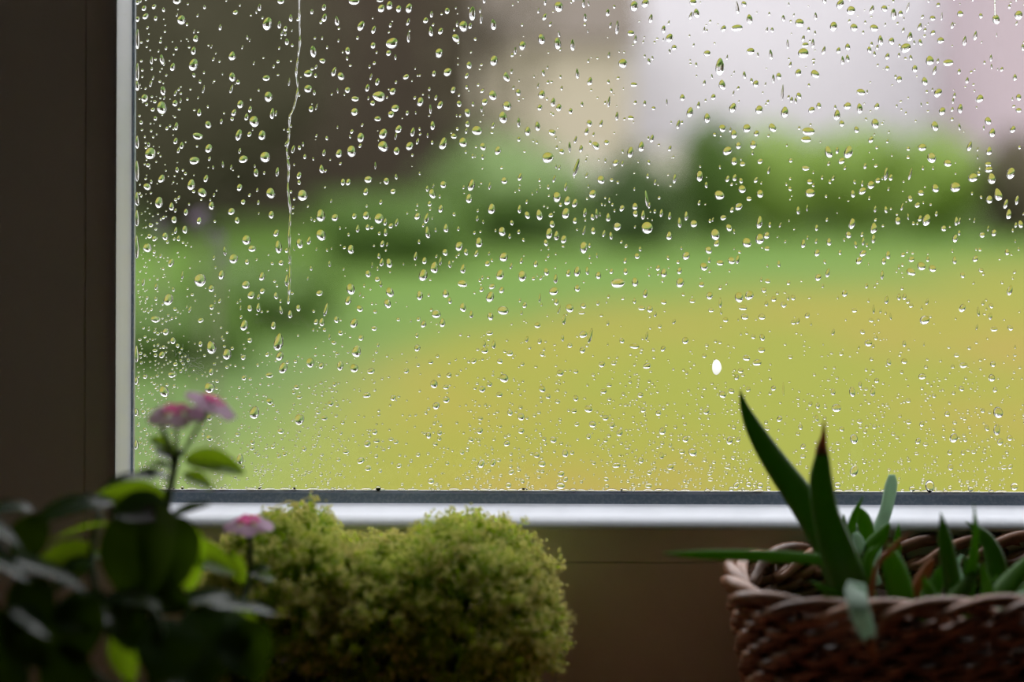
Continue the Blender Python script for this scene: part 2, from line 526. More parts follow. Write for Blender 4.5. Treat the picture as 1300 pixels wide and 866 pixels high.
def house(name, label, px0, px1, d, wall, roof, hw, hr, dep, group=None):
    x0, x1 = (px0 - 650) * d / F, (px1 - 650) * d / F
    y = d - CAM_D
    t = thing(name, label, 'house', ((x0 + x1) / 2, y, GND), group)
    boxobj('house_wall', (x0, x1, y, y + dep, GND - 0.05, GND + hw), wall, t)
    mb = MB(); e = 0.35; z0 = GND + hw - 0.05
    mb.add([(x0 - e, y - e, z0), (x1 + e, y - e, z0), (x1 + e, y + dep + e, z0), (x0 - e, y + dep + e, z0),
            (x0 - e, y + dep / 2, z0 + hr), (x1 + e, y + dep / 2, z0 + hr)],
           [(0, 1, 5, 4), (2, 3, 4, 5), (0, 4, 3), (1, 2, 5), (3, 2, 1, 0)])
    mb.build('roof', roof, t, False)
    return t


M['cream'] = principled('cream_render', (0.36, 0.325, 0.24), 0.9, 0.2)
M['pinkish'] = principled('pale_pink_render', (0.36, 0.30, 0.325), 0.9, 0.2)
M['roof'] = principled('brown_roof_tiles', (0.092, 0.076, 0.060), 0.8, 0.2)
house('cream_house', 'cream rendered house with a brown roof far behind the shrubs', 588, 800, 46, M['cream'], M['roof'], 2.75, 2.0, 6)
house('pink_house', 'pale pinkish house far behind the end of the hedge', 1262, 1500, 44, M['pinkish'], M['roof'], 5.2, 2.0, 6)
M['palewall'] = principled('pale_lilac_white_render', (0.56, 0.545, 0.57), 0.9, 0.2)
house('pale_house', 'large pale lilac-white house far behind the green hedge', 800, 1252, 52, M['palewall'], M['roof'], 5.4, 2.2, 7)

TR = 'dark trees added beyond both ends of the view'
for i, (x, y, H, R) in enumerate(((-9, 15, 6.0, 2.4), (-13, 22, 7.5, 3.0), (-7.0, 27, 6.5, 2.4), (12, 18, 5.5, 2.2), (16, 25, 7.0, 2.8))):  # unseen trees, added for the dark band they refract into the drops
    tree('unseen_tree', 'dark leafy tree added out of view at the edge of the garden', x, y, H, R, M['g_dark'], 50 + i, TR)

# lilac flowering plant close outside the window
M['lilac'] = leafmat('lilac_petals', (0.184, 0.138, 0.202), (0.207, 0.156, 0.230), 0.4, 0.6, 0.2)
M['stalk'] = principled('thin_stalk', (0.10, 0.11, 0.05), 0.7, 0.3)
def flower_plant(heads, d, label):
    b = P(heads[0][0], heads[0][1], d)
    t = thing('lilac_flower_plant', label, 'flower', (b.x + 0.03, d - CAM_D, GND))
    for (px, py, rpx) in heads:
        c = P(px, py, d + random.uniform(-.05, .05)); rr = rpx * d / F
        mb = MB()
        mb.tube([(b.x + 0.03 + random.uniform(-.02, .02), d - CAM_D, GND - 0.01), ((c.x + b.x) / 2, d - CAM_D, (c.z + GND) / 2), tuple(c)], 0.0018, 5)
        mb.build('flower_stalk', M['stalk'], t)
        mb = MB()
        for k in range(46):
            p = Vector(rng.normal(size=3)).normalized() * rr * random.uniform(0.3, 1.0)
            q = c + p; a = Vector(rng.normal(size=3)).normalized() * rr * 0.3; bb = a.orthogonal().normalized() * rr * 0.25
            mb.add([q - a, q + bb, q + a, q - bb], [(0, 1, 2, 3)])
        mb.build('flower_head', M['lilac'], t, False)
flower_plant([(252, 280, 15), (276, 306, 10), (282, 330, 9), (205, 292, 8)], 2.3, 'pale lilac flower heads on thin stalks just outside the pane')

# ------------------------------------------------------------------ things on the sill
M['vinca'] = leafmat('periwinkle_leaf', (0.020, 0.050, 0.013), (0.065, 0.125, 0.004), 0.30, 0.25, 0.55, scale=60)  # leaf colour darkened to look in shade
M['vinca_lit'] = leafmat('periwinkle_lit_leaf', (0.050, 0.13, 0.015), (0.36, 0.60, 0.012), 0.50, 0.33, 0.5, scale=60)  # brighter copy of the leaf, backlit glow put into its colour
M['vinca_stem'] = principled('periwinkle_stem', (0.05, 0.085, 0.025), 0.5, 0.4)
M['petal'] = leafmat('pink_petal', (0.80, 0.58, 0.77), (0.92, 0.70, 0.90), 0.5, 0.6, 0.25, col2=(0.74, 0.46, 0.68), scale=90)
M['petal_eye'] = leafmat('magenta_eye', (0.75, 0.02, 0.26), (0.9, 0.05, 0.36), 0.45, 0.6, 0.25)
M['moss_leaf'] = leafmat('fine_green_leaf', (0.24, 0.36, 0.022), (0.60, 0.78, 0.035), 0.48, 0.6, 0.3, scale=30)
M['moss_bud'] = leafmat('pale_yellow_bud', (0.88, 0.90, 0.38), (0.92, 0.92, 0.40), 0.45, 0.7, 0.2, col2=(0.88, 0.78, 0.48), scale=25)
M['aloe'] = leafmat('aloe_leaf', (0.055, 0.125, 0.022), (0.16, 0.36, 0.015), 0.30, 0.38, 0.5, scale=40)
M['aloe_lit'] = leafmat('lit_aloe_leaf', (0.075, 0.19, 0.02), (0.22, 0.46, 0.02), 0.40, 0.5, 0.35, scale=40)  # lit copy of the aloe leaf, the light is in its colour
M['glaucous'] = leafmat('glaucous_leaf', (0.48, 0.62, 0.52), (0.62, 0.80, 0.62), 0.42, 0.6, 0.3, scale=60)
M['dry'] = leafmat('dry_leaf', (0.34, 0.175, 0.09), (0.42, 0.21, 0.10), 0.42, 0.7, 0.2, scale=80)


def thin_leaf(parent, base, tip, width, normal, arch=0.0, cup=0.18, droop=0.0, mat=None, nl=12, nw=6, name='leaf'):
    base, tip = Vector(base), Vector(tip)
    ax = tip - base; L = ax.length
    n0 = Vector(normal); n0 = (n0 - ax * (n0.dot(ax) / ax.length_squared)).normalized()
    ctrl = (base + tip) / 2 + n0 * arch * L * 2
    V, Fc = [], []
    for i in range(nl + 1):
        s = i / nl
        mid = base * (1 - s) ** 2 + ctrl * 2 * s * (1 - s) + tip * s * s
        mid = mid + Vector((0, 0, -droop * L * s * s))
        tan = ((ctrl - base) * 2 * (1 - s) + (tip - ctrl) * 2 * s).normalized()
        side = tan.cross(n0).normalized(); nn = side.cross(tan)
        hw = width * 0.5 * max(0.04, (math.sin(PI * min(1, s ** 0.82 * 0.985 + 0.012))) ** 0.72)
        if s < 0.06: hw = width * 0.06
        for j in range(nw + 1):
            v = j / nw * 2 - 1
            V.append(mid + side * (v * hw) + nn * (cup * (abs(v) ** 1.3) * hw + 0.05 * hw * math.sin(9 * s + 2 * v)))
    w = nw + 1
    for i in range(nl):
        for j in range(nw):
            Fc.append((i * w + j, i * w + j + 1, (i + 1) * w + j + 1, (i + 1) * w + j))
    return obj(name, V, Fc, mat, parent)


def blade(parent, rows, mat, normal=(0, -1, 0.15), thick=0.28, n=24, ns=10, name='leaf', channel=0.0, power=1.0):
    """succulent leaf: rows of (px, py, depth, full width px); lens cross-section"""
    R = spline(rows, n)
    pts = [P(r[0], r[1], r[2]) for r in R]
    hw = [max(0.15, r[3]) * r[2] / F / 2 for r in R]
    nrm = Vector(normal).normalized()
    V, Fc = [], []
    for i, p in enumerate(pts):
        t = (pts[min(i + 1, n - 1)] - pts[max(i - 1, 0)]).normalized()
        side = t.cross(nrm).normalized(); nn = side.cross(t).normalized()
        for k in range(ns):
            a = 2 * PI * k / ns
            c, s = math.cos(a), math.sin(a)
            th = s * thick * hw[i]
            if s > 0: th = th * 0.35 - channel * hw[i] * (1 - abs(c))
            V.append(p + side * (c * hw[i]) - nn * th)
    for i in range(n - 1):
        for k in range(ns):
            Fc.append((i * ns + k, (i + 1) * ns + k, (i + 1) * ns + (k + 1) % ns, i * ns + (k + 1) % ns))
    Fc.append(tuple(range(ns))); Fc.append(tuple((n - 1) * ns + k for k in range(ns))[::-1])
    return obj(name, V, Fc, mat, parent)


def lathe(name, prof, cx, cy, mat, parent, sx=1.0, sy=1.0, n=40, power=2.0):
    V, Fc = [], []
    for (r, z) in prof:
        for k in range(n):
            a = 2 * PI * k / n
            c, s = math.cos(a), math.sin(a)
            V.append((cx + r * sx * c, cy + r * sy * s, z))
    for i in range(len(prof) - 1):
        for k in range(n):
            Fc.append((i * n + k, i * n + (k + 1) % n, (i + 1) * n + (k + 1) % n, (i + 1) * n + k))
    Fc.append(tuple(range(n))[::-1]); Fc.append(tuple((len(prof) - 1) * n + k for k in range(n)))
    return obj(name, V, Fc, mat, parent)


def pot(parent, cx, cy, r0, r1, h, mat, sx=1.0, sy=1.0):
    z = SILL
    lathe('pot', [(r0 * 0.96, z), (r0, z + 0.003), (r1 * 0.98, z + h * 0.78), (r1 * 1.06, z + h * 0.8), (r1 * 1.06, z + h), (r1 * 0.97, z + h), (r1 * 0.94, z + h * 0.86), (r1 * 0.3, z + h * 0.86)], cx, cy, mat, parent, sx, sy)
    lathe('soil', [(r1 * 0.95, z + h * 0.84), (r1 * 0.93, z + h * 0.9), (r1 * 0.4, z + h * 0.93), (0.001, z + h * 0.94)], cx, cy, M['soil'], parent, sx, sy)


# ---- pink periwinkle
D = 1.0
vc = P(192, 800, 0.985)
vinca = thing('periwinkle_plant', 'pink-flowered leafy periwinkle in a pot on the window sill', 'plant', (vc.x, vc.y, SILL))
pot(vinca, vc.x, vc.y, 0.040, 0.050, 0.060, M['terracotta'])
def stem(rows, r0, r1, mat=None, parent=vinca, name='stem', n=18):
    R = spline(rows, n)
    mb = MB(); mb.tube([P(*r) for r in R], [r0 + (r1 - r0) * i / (n - 1) for i in range(n)], 7)
    return mb.build(name, mat or M['vinca_stem'], parent)
stem([(195, 895, .985), (200, 780, .99), (206, 690, 1.0), (214, 640, 1.0), (224, 590, 1.0), (229, 572, 1.0)], .0030, .0017)
stem([(180, 895, .985), (140, 800, .98), (118, 720, .98), (128, 650, .99)], .0028, .0014)
stem([(170, 895, .985), (90, 830, .96), (30, 740, .95), (0, 690, .95)], .0028, .0014)
stem([(215, 895, .985), (260, 840, 1.0), (300, 790, 1.03), (318, 735, 1.05), (319, 668, 1.05)], .0028, .0011)
stem([(200, 895, .98), (210, 850, .95), (200, 780, .94), (160, 770, .94)], .0026, .0014)

UP = (0.0, -0.35, 0.95)
CAMW = (0.0, -1.0, 0.25)
AWAY = (0.0, 0.55, 0.8)
# base px, base d, tip px, tip d, width px, normal, arch, material
V_, LIT_ = 'vinca', 'vinca_lit'
leaves = [
    (236, 584, 1.00, 313, 603, 1.00, 33, (0, -0.75, 0.66), 0.13, LIT_),
    (233, 604, 1.00, 272, 624, 1.00, 22, (0, -0.6, 0.8), 0.12, LIT_),
    (223, 577, 1.00, 192, 557, 1.01, 20, (0.2, -0.8, 0.55), 0.05, LIT_),
    (222, 585, 1.00, 198, 574, 1.01, 16, (0, -0.5, 0.9), 0.03, V_),
    (219, 612, 1.00, 166, 610, .99, 26, (0, -0.35, 0.95), 0.13, V_),
    (200, 612, .995, 128, 626, .98, 22, (0, -0.3, 0.95), 0.14, V_),
    (222, 598, 1.00, 188, 592, 1.00, 15, (0, -0.3, 0.95), 0.10, V_),
    (216, 656, 1.00, 270, 641, .99, 30, (0, -0.35, 0.95), -0.03, V_),
    (216, 640, 1.00, 124, 630, .99, 44, (0, -0.85, 0.5), 0.05, LIT_),
    (214, 645, .99, 140, 655, .97, 46, (0.1, -0.8, 0.6), 0.06, V_),
    (198, 640, .985, 176, 772, .965, 104, (-0.25, -1, 0.25), 0.10, V_),
    (214, 655, .99, 218, 756, .975, 78, (0.25, -1, 0.10), 0.09, V_),
    (224, 660, 1.00, 244, 752, 1.00, 56, (0.35, -0.9, 0.2), 0.08, LIT_),
    (228, 692, 1.00, 302, 730, 1.01, 36, (0.1, -0.75, 0.6), 0.06, LIT_),
    (146, 640, .98, 36, 672, .96, 44, (0, -0.38, 0.92), 0.07, V_),
    (145, 668, .985, 62, 692, .97, 30, (0, 0.3, 0.9), 0.06, LIT_),
    (128, 704, .985, 48, 718, .97, 40, (0, -0.8, 0.55), 0.05, LIT_),
    (120, 712, .98, 70, 752, .96, 34, (0, -0.7, 0.6), 0.05, V_),
    (44, 650, .96, -20, 655, .95, 32, (0, -0.35, 0.95), 0.06, V_),
    (-30, 660, .93, 32, 704, .94, 30, (0.1, -0.3, 0.95), 0.05, V_),
    (50, 655, .96, 34, 722, .95, 56, (-0.2, -1, 0.1), 0.04, V_),
    (-10, 712, .93, 112, 756, .94, 34, (0.05, -0.30, 0.95), 0.08, V_),
    (-40, 700, .92, 40, 740, .92, 30, (0.1, -0.35, 0.95), 0.05, V_),
    (60, 735, .93, 20, 800, .92, 64, (0.1, -1, 0.2), 0.05, V_),
    (95, 760, .94, 110, 840, .93, 80, (0, -1, 0.2), 0.06, V_),
    (20, 790, .92, 70, 850, .91, 66, (0, -0.8, 0.5), 0.05, V_),
    (-20, 770, .92, -10, 860, .91, 80, (0.1, -1, 0.2), 0.05, V_),
    (15, 770, .92, 66, 812, .91, 34, (0, -0.35, 0.93), 0.05, V_),
    (150, 770, .95, 60, 800, .93, 60, (0, -0.7, 0.6), 0.06, V_),
    (165, 760, .95, 170, 830, .93, 60, (0, -1, 0.2), 0.05, V_),
    (150, 800, .95, 172, 868, .95, 36, (0, -0.9, 0.1), 0.05, LIT_),
    (205, 770, .95, 130, 765, .95, 34, (0, -0.4, 0.9), 0.09, V_),
    (225, 790, .95, 200, 870, .93, 84, (0.1, -1, 0.2), 0.06, V_),
    (268, 770, .96, 352, 782, .97, 26, (0, -0.30, 0.95), 0.05, V_),
    (300, 762, .98, 215, 772, .97, 36, (0, -0.35, 0.93), 0.06, V_),
    (285, 772, .975, 262, 868, .95, 96, (0.1, -1, 0.15), 0.08, V_),
    (292, 772, .98, 312, 848, .97, 60, (0.3, -1, 0.15), 0.08, LIT_),
    (300, 790, .965, 330, 870, .95, 70, (0.3, -1, 0.15), 0.08, V_),
    (318, 728, 1.03, 352, 738, 1.03, 26, (0, -0.45, 0.9), 0.06, LIT_),
    (318, 730, 1.03, 345, 722, 1.03, 20, (0, -0.5, 0.9), 0.08, V_),
    (312, 742, 1.02, 296, 700, 1.03, 22, (-0.3, -0.8, 0.5), 0.06, LIT_),
    (240, 840, .95, 260, 900, .93, 70, (0.2, -1, 0.2), 0.05, V_),
    (110, 830, .93, 60, 890, .92, 76, (0, -1, 0.25), 0.05, V_),
    (170, 740, .97, 245, 775, .97, 50, (0.1, -0.9, 0.4), 0.06, V_),
    (30, 840, .92, -10, 890, .91, 66, (0, -0.9, 0.4), 0.05, V_),
]
for (bx, by, bd, tx, ty, td, w, nrm, ar, mk) in leaves:
    thin_leaf(vinca, P(bx, by, bd), P(tx, ty, td), w * bd / F, nrm, ar, 0.30, 0.0, M[mk])


def periwinkle_flower(cx, cy, d, rpx, normal, spin, stalk):
    c = P(cx, cy, d); n = Vector(normal).normalized()
    R = rpx * d / F
    a = n.orthogonal().normalized(); b = n.cross(a)
    root = None
    # tube and calyx form the flower's own mesh
    mb = MB(); mb.tube([c - n * R * 0.75, c - n * R * 0.4, c - n * 0.0006], [R * 0.07, R * 0.08, R * 0.06], 8)
    root = mb.build('flower', M['vinca_stem'], vinca)
    for k in range(5):
        an = spin + k * 2 * PI / 5
        V, Fc = [], []
        nl, nw = 7, 6
        for i in range(nl + 1):
            s = i / nl
            for j in range(nw + 1):
                v = j / nw * 2 - 1
                rr = R * (0.10 + 0.90 * s * (1 - 0.10 * v * v))
                half = (0.24 + 0.52 * s ** 0.7) * (1 - 0.55 * max(0, s - 0.6) ** 2 * 3)
                th = an + v * half
                lift = -0.24 * R * s ** 2.5 + 0.05 * R * math.sin(4 * v + k)
                V.append(c + (a * math.cos(th) + b * math.sin(th)) * rr + n * (lift + 0.0004 * k))
        w = nw + 1
        for i in range(nl):
            for j in range(nw):
                Fc.append((i * w + j, i * w + j + 1, (i + 1) * w + j + 1, (i + 1) * w + j))
        obj('petal', V, Fc, M['petal'], root)
    V = [c + n * 0.0016]; Fc = []
    for k in range(20):
        an = 2 * PI * k / 20
        V.append(c + (a * math.cos(an) + b * math.sin(an)) * R * (0.42 + 0.07 * math.cos(5 * (an - spin))) + n * 0.0019)
        Fc.append((0, 1 + k, 1 + (k + 1) % 20))
    o = obj('flower_eye', V, Fc, M['petal_eye'], root)
    o['label'] = 'magenta eye of the flower'
    stem(stalk, .0011, .0008, name='flower_stalk', n=8)


periwinkle_flower(225, 524, 1.00, 38, (0.04, -0.22, 0.97), 0.3, [(226, 578, 1.0), (225, 550, 1.0), (225, 534, 1.0)])
periwinkle_flower(272, 512, 1.005, 37, (0.42, 0.0, 0.78), 0.9, [(232, 580, 1.0), (248, 552, 1.0), (264, 525, 1.0), (269, 517, 1.0)])
periwinkle_flower(318, 664, 1.05, 33, (0.05, -0.16, 0.97), 0.1, [(320, 690, 1.05), (319, 676, 1.05), (318, 668, 1.05)])
stem([(222, 590, 1.0), (212, 556, 1.0), (205, 542, 1.0)], .0016, .0012, name='flower_bud')

# ---- mossy cushion plant
DM = 1.10
mc = P(480, 800, DM)
moss = thing('cushion_plant', 'bushy yellow-green cushion plant with fine frothy tips in an oval pot', 'plant', (mc.x, mc.y, SILL))
pot(moss, mc.x, mc.y, 0.055, 0.072, 0.05, M['ceramic'], 1.3, 0.75)
lobes = [(372, 775, 92, 118, .050), (590, 785, 104, 118, .052), (478, 795, 92, 94, .050), (310, 800, 46, 82, .034), (640, 800, 62, 92, .042)]
mats2 = [M['moss_leaf'], M['moss_bud']]
Vm, Fm, Im = [], [], []
def put(vs, fs, mi):
    b = len(Vm)
    Vm.extend(vs); Fm.extend([tuple(i + b for i in f) for f in fs]); Im.extend([mi] * len(fs))
OCT = np.array([(1, 0, 0), (-1, 0, 0), (0, 1, 0), (0, -1, 0), (0, 0, 1), (0, 0, -1)], float)
OCF = [(0, 2, 4), (2, 1, 4), (1, 3, 4), (3, 0, 4), (2, 0, 5), (1, 2, 5), (3, 1, 5), (0, 3, 5)]
lob = []
for (px, py, rx, rz, dep) in lobes:
    c = P(px, py, DM); lob.append((np.array(c), np.array((rx * DM / F, dep, rz * DM / F))))
ph = rng.uniform(0, 6.28, (8, 3)); fr = rng.uniform(60, 190, (8, 3))
def bump3(p):
    return sum(math.sin(fr[i, 0] * p[0] + ph[i, 0]) * math.sin(fr[i, 1] * p[1] + ph[i, 1]) * math.sin(fr[i, 2] * p[2] + ph[i, 2]) for i in range(8)) / 2.2
def sprig(p, o, L, tipsize, buds):
    o = o / np.linalg.norm(o)
    a = np.cross(o, rng.normal(size=3)); a /= np.linalg.norm(a); b = np.cross(o, a)
    put([tuple(p + a * .0004), tuple(p - a * .0004), tuple(p + o * L)], [(0, 1, 2)], 0)
    m = 13
    for k in range(m):
        s = 0.25 + 0.75 * k / m
        an = k * 2.4
        q = p + o * L * s
        t = (a * math.cos(an) + b * math.sin(an)) * 0.85 + o * 0.55
        w = np.cross(t, o); w /= np.linalg.norm(w)
        l = rng.uniform(.0028, .0046); wd = l * .30
        put([tuple(q), tuple(q + t * l * .5 + w * wd), tuple(q + t * l), tuple(q + t * l * .5 - w * wd)], [(0, 1, 2, 3)], 0)
    for k in range(buds):
        q = p + o * (L * rng.uniform(.92, 1.16)) + (a * rng.normal() + b * rng.normal()) * tipsize
        put([tuple(q + v * rng.uniform(.0006, .00115)) for v in OCT], OCF, 1)
cnt = 0
while cnt < 4200:
    ci, (c, r) = None, lob[rng.integers(len(lob))]
    u = rng.normal(size=3); u /= np.linalg.norm(u)
    if u[2] < -0.55: continue
    bmp = bump3(c + u * r)
    s = 0.90 + 0.085 * bmp
    inner = rng.random() < 0.22
    p = c + u * r * (s * (rng.uniform(.6, .85) if inner else rng.uniform(.88, .98)))
    # skip what is deep inside another lobe
    if any(np.sum(((p - c2) / r2) ** 2) < 0.55 for (c2, r2) in lob if c2 is not c): continue
    if p[2] < SILL + 0.035: continue
    o = u / r; o /= np.linalg.norm(o)
    o = o * 0.8 + np.array((0, 0, 0.45)) + rng.normal(size=3) * .28
    top = max(u[2], 0.75 * u[0])
    sprig(p, o, rng.uniform(.009, .016) * (1.3 if bmp > .8 else 1), .0023, (0 if inner else 8) if top > 0.15 else 1)
    cnt += 1
fo = obj('foliage', Vm, Fm, None, moss, False, mats2, Im)
fo['kind'] = 'stuff'
for (c, r) in lob:                         # woody centre of each tuft
    mb = MB()
    for k in range(26):
        u = rng.normal(size=3); u /= np.linalg.norm(u); u[2] = abs(u[2])
        mb.tube([(mc.x + (c[0] - mc.x) * .6, mc.y, SILL + .04), tuple(c + u * r * .35), tuple(c + u * r * .8)], [.0016, .0012, .0006], 4)
    mb.build('stem', M['vinca_stem'], moss)

# ---- wicker basket
BX, BY = 0.2830, -0.1060
BA, BB = 0.1515, 0.0700
RIMZ = ZC - 0.2835
NS = 36
M['wicker'] = principled('brown_willow', (0.33, 0.165, 0.095), 0.34, 0.5, noise=((0.17, 0.08, 0.042), 55, 0.35, 0.65))
_n = M['wicker'].node_tree.nodes; _l = M['wicker'].node_tree.links
_oi = _n.new('ShaderNodeObjectInfo'); _hs = _n.new('ShaderNodeHueSaturation'); _mr = _n.new('ShaderNodeMapRange')
_mr.inputs[3].default_value = 0.65; _mr.inputs[4].default_value = 1.35
_src = _n['Principled BSDF'].inputs['Base Color'].links[0].from_socket
_l.new(_oi.outputs['Random'], _mr.inputs[0]); _l.new(_mr.outputs[0], _hs.inputs['Value'])
_l.new(_src, _hs.inputs['Color']); _l.new(_hs.outputs[0], _n['Principled BSDF'].inputs['Base Color'])
basket = thing('wicker_basket', 'brown wicker basket planted with succulents on the window sill', 'basket', (BX, BY, SILL))
# perimeter parametrised by arc length
_T = np.linspace(0, 2 * PI, 2001)
def sup(t):
    c, s = np.cos(t), np.sin(t); e = 2 / 2.9
    return np.sign(c) * np.abs(c) ** e, np.sign(s) * np.abs(s) ** e
_sx, _sy = sup(_T)
_seg = np.hypot(np.diff(_sx * BA), np.diff(_sy * BB)); _S = np.concatenate([[0], np.cumsum(_seg)]); PER = _S[-1]; _S /= PER
def rimpt(q, z, off):
    """q in stakes round the basket, z height, off outward"""
    u = (q / NS) % 1.0
    t = np.interp(u, _S, _T)
    k = (z - SILL) / (RIMZ - SILL)
    tp = 0.86 + 0.14 * min(1.1, max(0, k)) ** 0.8
    x, y = sup(np.array(t)); x = float(x) * BA * tp; y = float(y) * BB * tp
    nx, ny = x / (BA * BA), y / (BB * BB)
    l = math.hypot(nx, ny) or 1
    return Vector((BX + x + nx / l * off, BY + y + ny / l * off, z + max(0, k) ** 2 * 0.04 * (x + 0.05)))
mb = MB()
V = [rimpt(NS * k / 60, SILL + 0.003, -0.003) for k in range(60)] + [rimpt(NS * k / 60, SILL, -0.003) for k in range(60)]
Fc = [tuple(range(60)), tuple(range(60, 120))[::-1]] + [(k, 60 + k, 60 + (k + 1) % 60, (k + 1) % 60) for k in range(60)]
obj('base', V, Fc, M['wicker'], basket)
for k in range(NS):
    mb = MB(); mb.tube([rimpt(k, SILL + 0.001 + (RIMZ - SILL - .004) * i / 5, 0) for i in range(6)], .0023, 6)
    mb.build('stake', M['wicker'], basket)
ROWS = 15; PITCH = (RIMZ - SILL - 0.010) / ROWS
for r in range(ROWS):
    z0 = SILL + 0.005 + (r + 0.5) * PITCH
    for h in (0, 1):
        pts, rad = [], []
        m = NS * 6
        j1, j2 = random.uniform(0, 6.28), random.uniform(0, 6.28)
        for i in range(m + 1):
            q = i / m * NS
            a = PI * q + PI * h + (r % 2) * PI * 0.5
            wob = 0.0009 * math.sin(q * 0.9 + j1) + 0.0007 * math.sin(q * 2.3 + j2)
            pts.append(rimpt(q, z0 + 0.0025 * math.sin(a) + wob, 0.0050 * math.cos(a)))
            rad.append(0.0029 * (1 + 0.14 * math.sin(q * 1.7 + j2)))
        mb = MB(); mb.tube(pts, rad, 7)
        mb.build('weaver', M['wicker'], basket)
# plaited border: every stake end rises outside, passes over the edge and dives back inside
NBR = 25
for k in range(NBR):
    pts, rad = [], []
    jz = random.uniform(-.0012, .0022); jr = random.uniform(.9, 1.15)
    for i in range(13):
        s = i / 12
        q = (k + 2.6 * s) * NS / NBR
        z = RIMZ - 0.0055 + jz + 0.0105 * math.sin(PI * min(1, s * 1.15)) ** 0.8 - 0.004 * s
        pts.append(rimpt(q, z, 0.0068 * math.cos(PI * s)))
        rad.append(0.0036 * jr * (0.75 + 0.35 * math.sin(PI * s)))
    mb = MB(); mb.tube(pts, rad, 7)
    mb.build('border_rod', M['wicker'], basket)
V = [(BX, BY, RIMZ - 0.020)]
for ring_ in range(1, 6):
    for k in range(48):
        p = rimpt(NS * k / 48, RIMZ - 0.022 + 0.004 * math.sin(k * 2.1 + ring_), -0.002)
        V.append((BX + (p.x - BX) * ring_ / 5, BY + (p.y - BY) * ring_ / 5, p.z if ring_ < 5 else RIMZ - 0.026))
Fc = [(0, 1 + k, 1 + (k + 1) % 48) for k in range(48)]
for ring_ in range(4):
    for k in range(48):
        a = 1 + ring_ * 48
        Fc.append((a + k, a + 48 + k, a + 48 + (k + 1) % 48, a + (k + 1) % 48))
obj('soil', V, Fc, M['soil'], basket)

# ---- the succulents in the basket
ab = P(1085, 770, 1.07)
aloe = thing('aloe_plant', 'aloe with two tall dark leaves and one long leaf reaching over the rim', 'plant', (ab.x, ab.y, RIMZ - .022))
blade(aloe, [(1084, 785, 1.08, 34), (1068, 730, 1.085, 40), (1048, 680, 1.09, 42), (1022, 636, 1.09, 40), (985, 585, 1.09, 32), (960, 545, 1.09, 23), (946, 515, 1.09, 11), (941, 494, 1.09, 1)], M['aloe'], (0.1, -1, 0.3), 0.35)
lf = blade(aloe, [(1100, 800, 1.06, 36), (1088, 762, 1.06, 46), (1066, 700, 1.06, 45), (1050, 650, 1.06, 35), (1044, 610, 1.06, 30), (1045, 582, 1.06, 20), (1046, 566, 1.06, 11)], M['aloe'], (-0.1, -1, 0.2), 0.35)
o = blade(lf, [(1045, 576, 1.059, 18), (1045, 566, 1.06, 14), (1047, 552, 1.06, 7), (1048, 530, 1.06, 1)], M['dry'], (0, -1, 0.2), 0.6, name='dry_tip', n=10); o['label'] = 'dried brown leaf tip'
blade(aloe, [(1085, 738, 1.08, 14), (1050, 712, 1.075, 15), (1000, 706, 1.06, 15), (940, 704, 1.05, 14), (890, 703, 1.045, 11), (843, 702, 1.04, 2)], M['aloe_lit'], (0, -1, 0.25), 0.3)
blade(aloe, [(1090, 790, 1.06, 22), (1068, 762, 1.055, 22), (1046, 746, 1.05, 14), (1030, 736, 1.05, 2)], M['aloe_lit'], (0, -0.7, 0.7), 0.4)
lf = blade(aloe, [(1100, 800, 1.04, 24), (1092, 762, 1.02, 27), (1088, 747, 1.015, 28), (1092, 770, 1.0, 27), (1101, 795, 1.0, 24), (1108, 815, 1.0, 14)], M['glaucous'], (0, -1, 0.3), 0.25, channel=0.12)
lf['label'] = 'grey-blue leaf bent down over the rim'
o = blade(lf, [(1106, 808, .999, 13), (1110, 822, 1.0, 11), (1115, 842, 1.0, 2)], M['dry'], (0, -1, 0.2), 0.4, name='dry_tip', n=8)
o = blade(aloe, [(1107, 775, 1.045, 7), (1109, 745, 1.045, 8), (1117, 714, 1.045, 6), (1136, 694, 1.045, 7), (1160, 671, 1.045, 1)], M['dry'], (0, -1, 0.3), 0.5, name='dry_leaf'); o['label'] = 'withered orange-brown leaf'

sb = P(1125, 740, 1.12)
suc = thing('pale_succulent', 'small succulent with oval leaves and one pale grey-blue upright leaf', 'plant', (sb.x, sb.y, RIMZ - .022))
blade(suc, [(1108, 740, 1.13, 16), (1116, 680, 1.135, 18), (1127, 645, 1.14, 17), (1133, 615, 1.14, 17), (1134, 601, 1.14, 9)], M['glaucous'], (0.2, -1, 0.2), 0.5)
blade(suc, [(1100, 740, 1.12, 12), (1104, 690, 1.12, 20), (1099, 660, 1.12, 20), (1093, 644, 1.12, 6)], M['aloe_lit'], (0.2, -1, 0.2), 0.5)
blade(suc, [(1092, 740, 1.11, 14), (1082, 690, 1.11, 15), (1086, 655, 1.11, 10), (1098, 628, 1.11, 1)], M['aloe_lit'], (0.1, -1, 0.2), 0.5)
blade(suc, [(1080, 720, 1.115, 10), (1075, 680, 1.115, 12), (1073, 652, 1.115, 2)], M['aloe'], (0, -1, 0.2), 0.5)
blade(suc, [(1095, 745, 1.10, 14), (1105, 700, 1.10, 20), (1120, 680, 1.10, 18), (1131, 663, 1.10, 4)], M['aloe_lit'], (-0.3, -1, 0.2), 0.5)
blade(suc, [(1118, 740, 1.105, 10), (1094, 690, 1.10, 14), (1088, 675, 1.10, 8)], M['glaucous'], (0, -1, 0.4), 0.5)
blade(suc, [(1135, 740, 1.11, 10), (1140, 695, 1.11, 13), (1143, 664, 1.11, 2)], M['aloe_lit'], (0.1, -1, 0.2), 0.5)
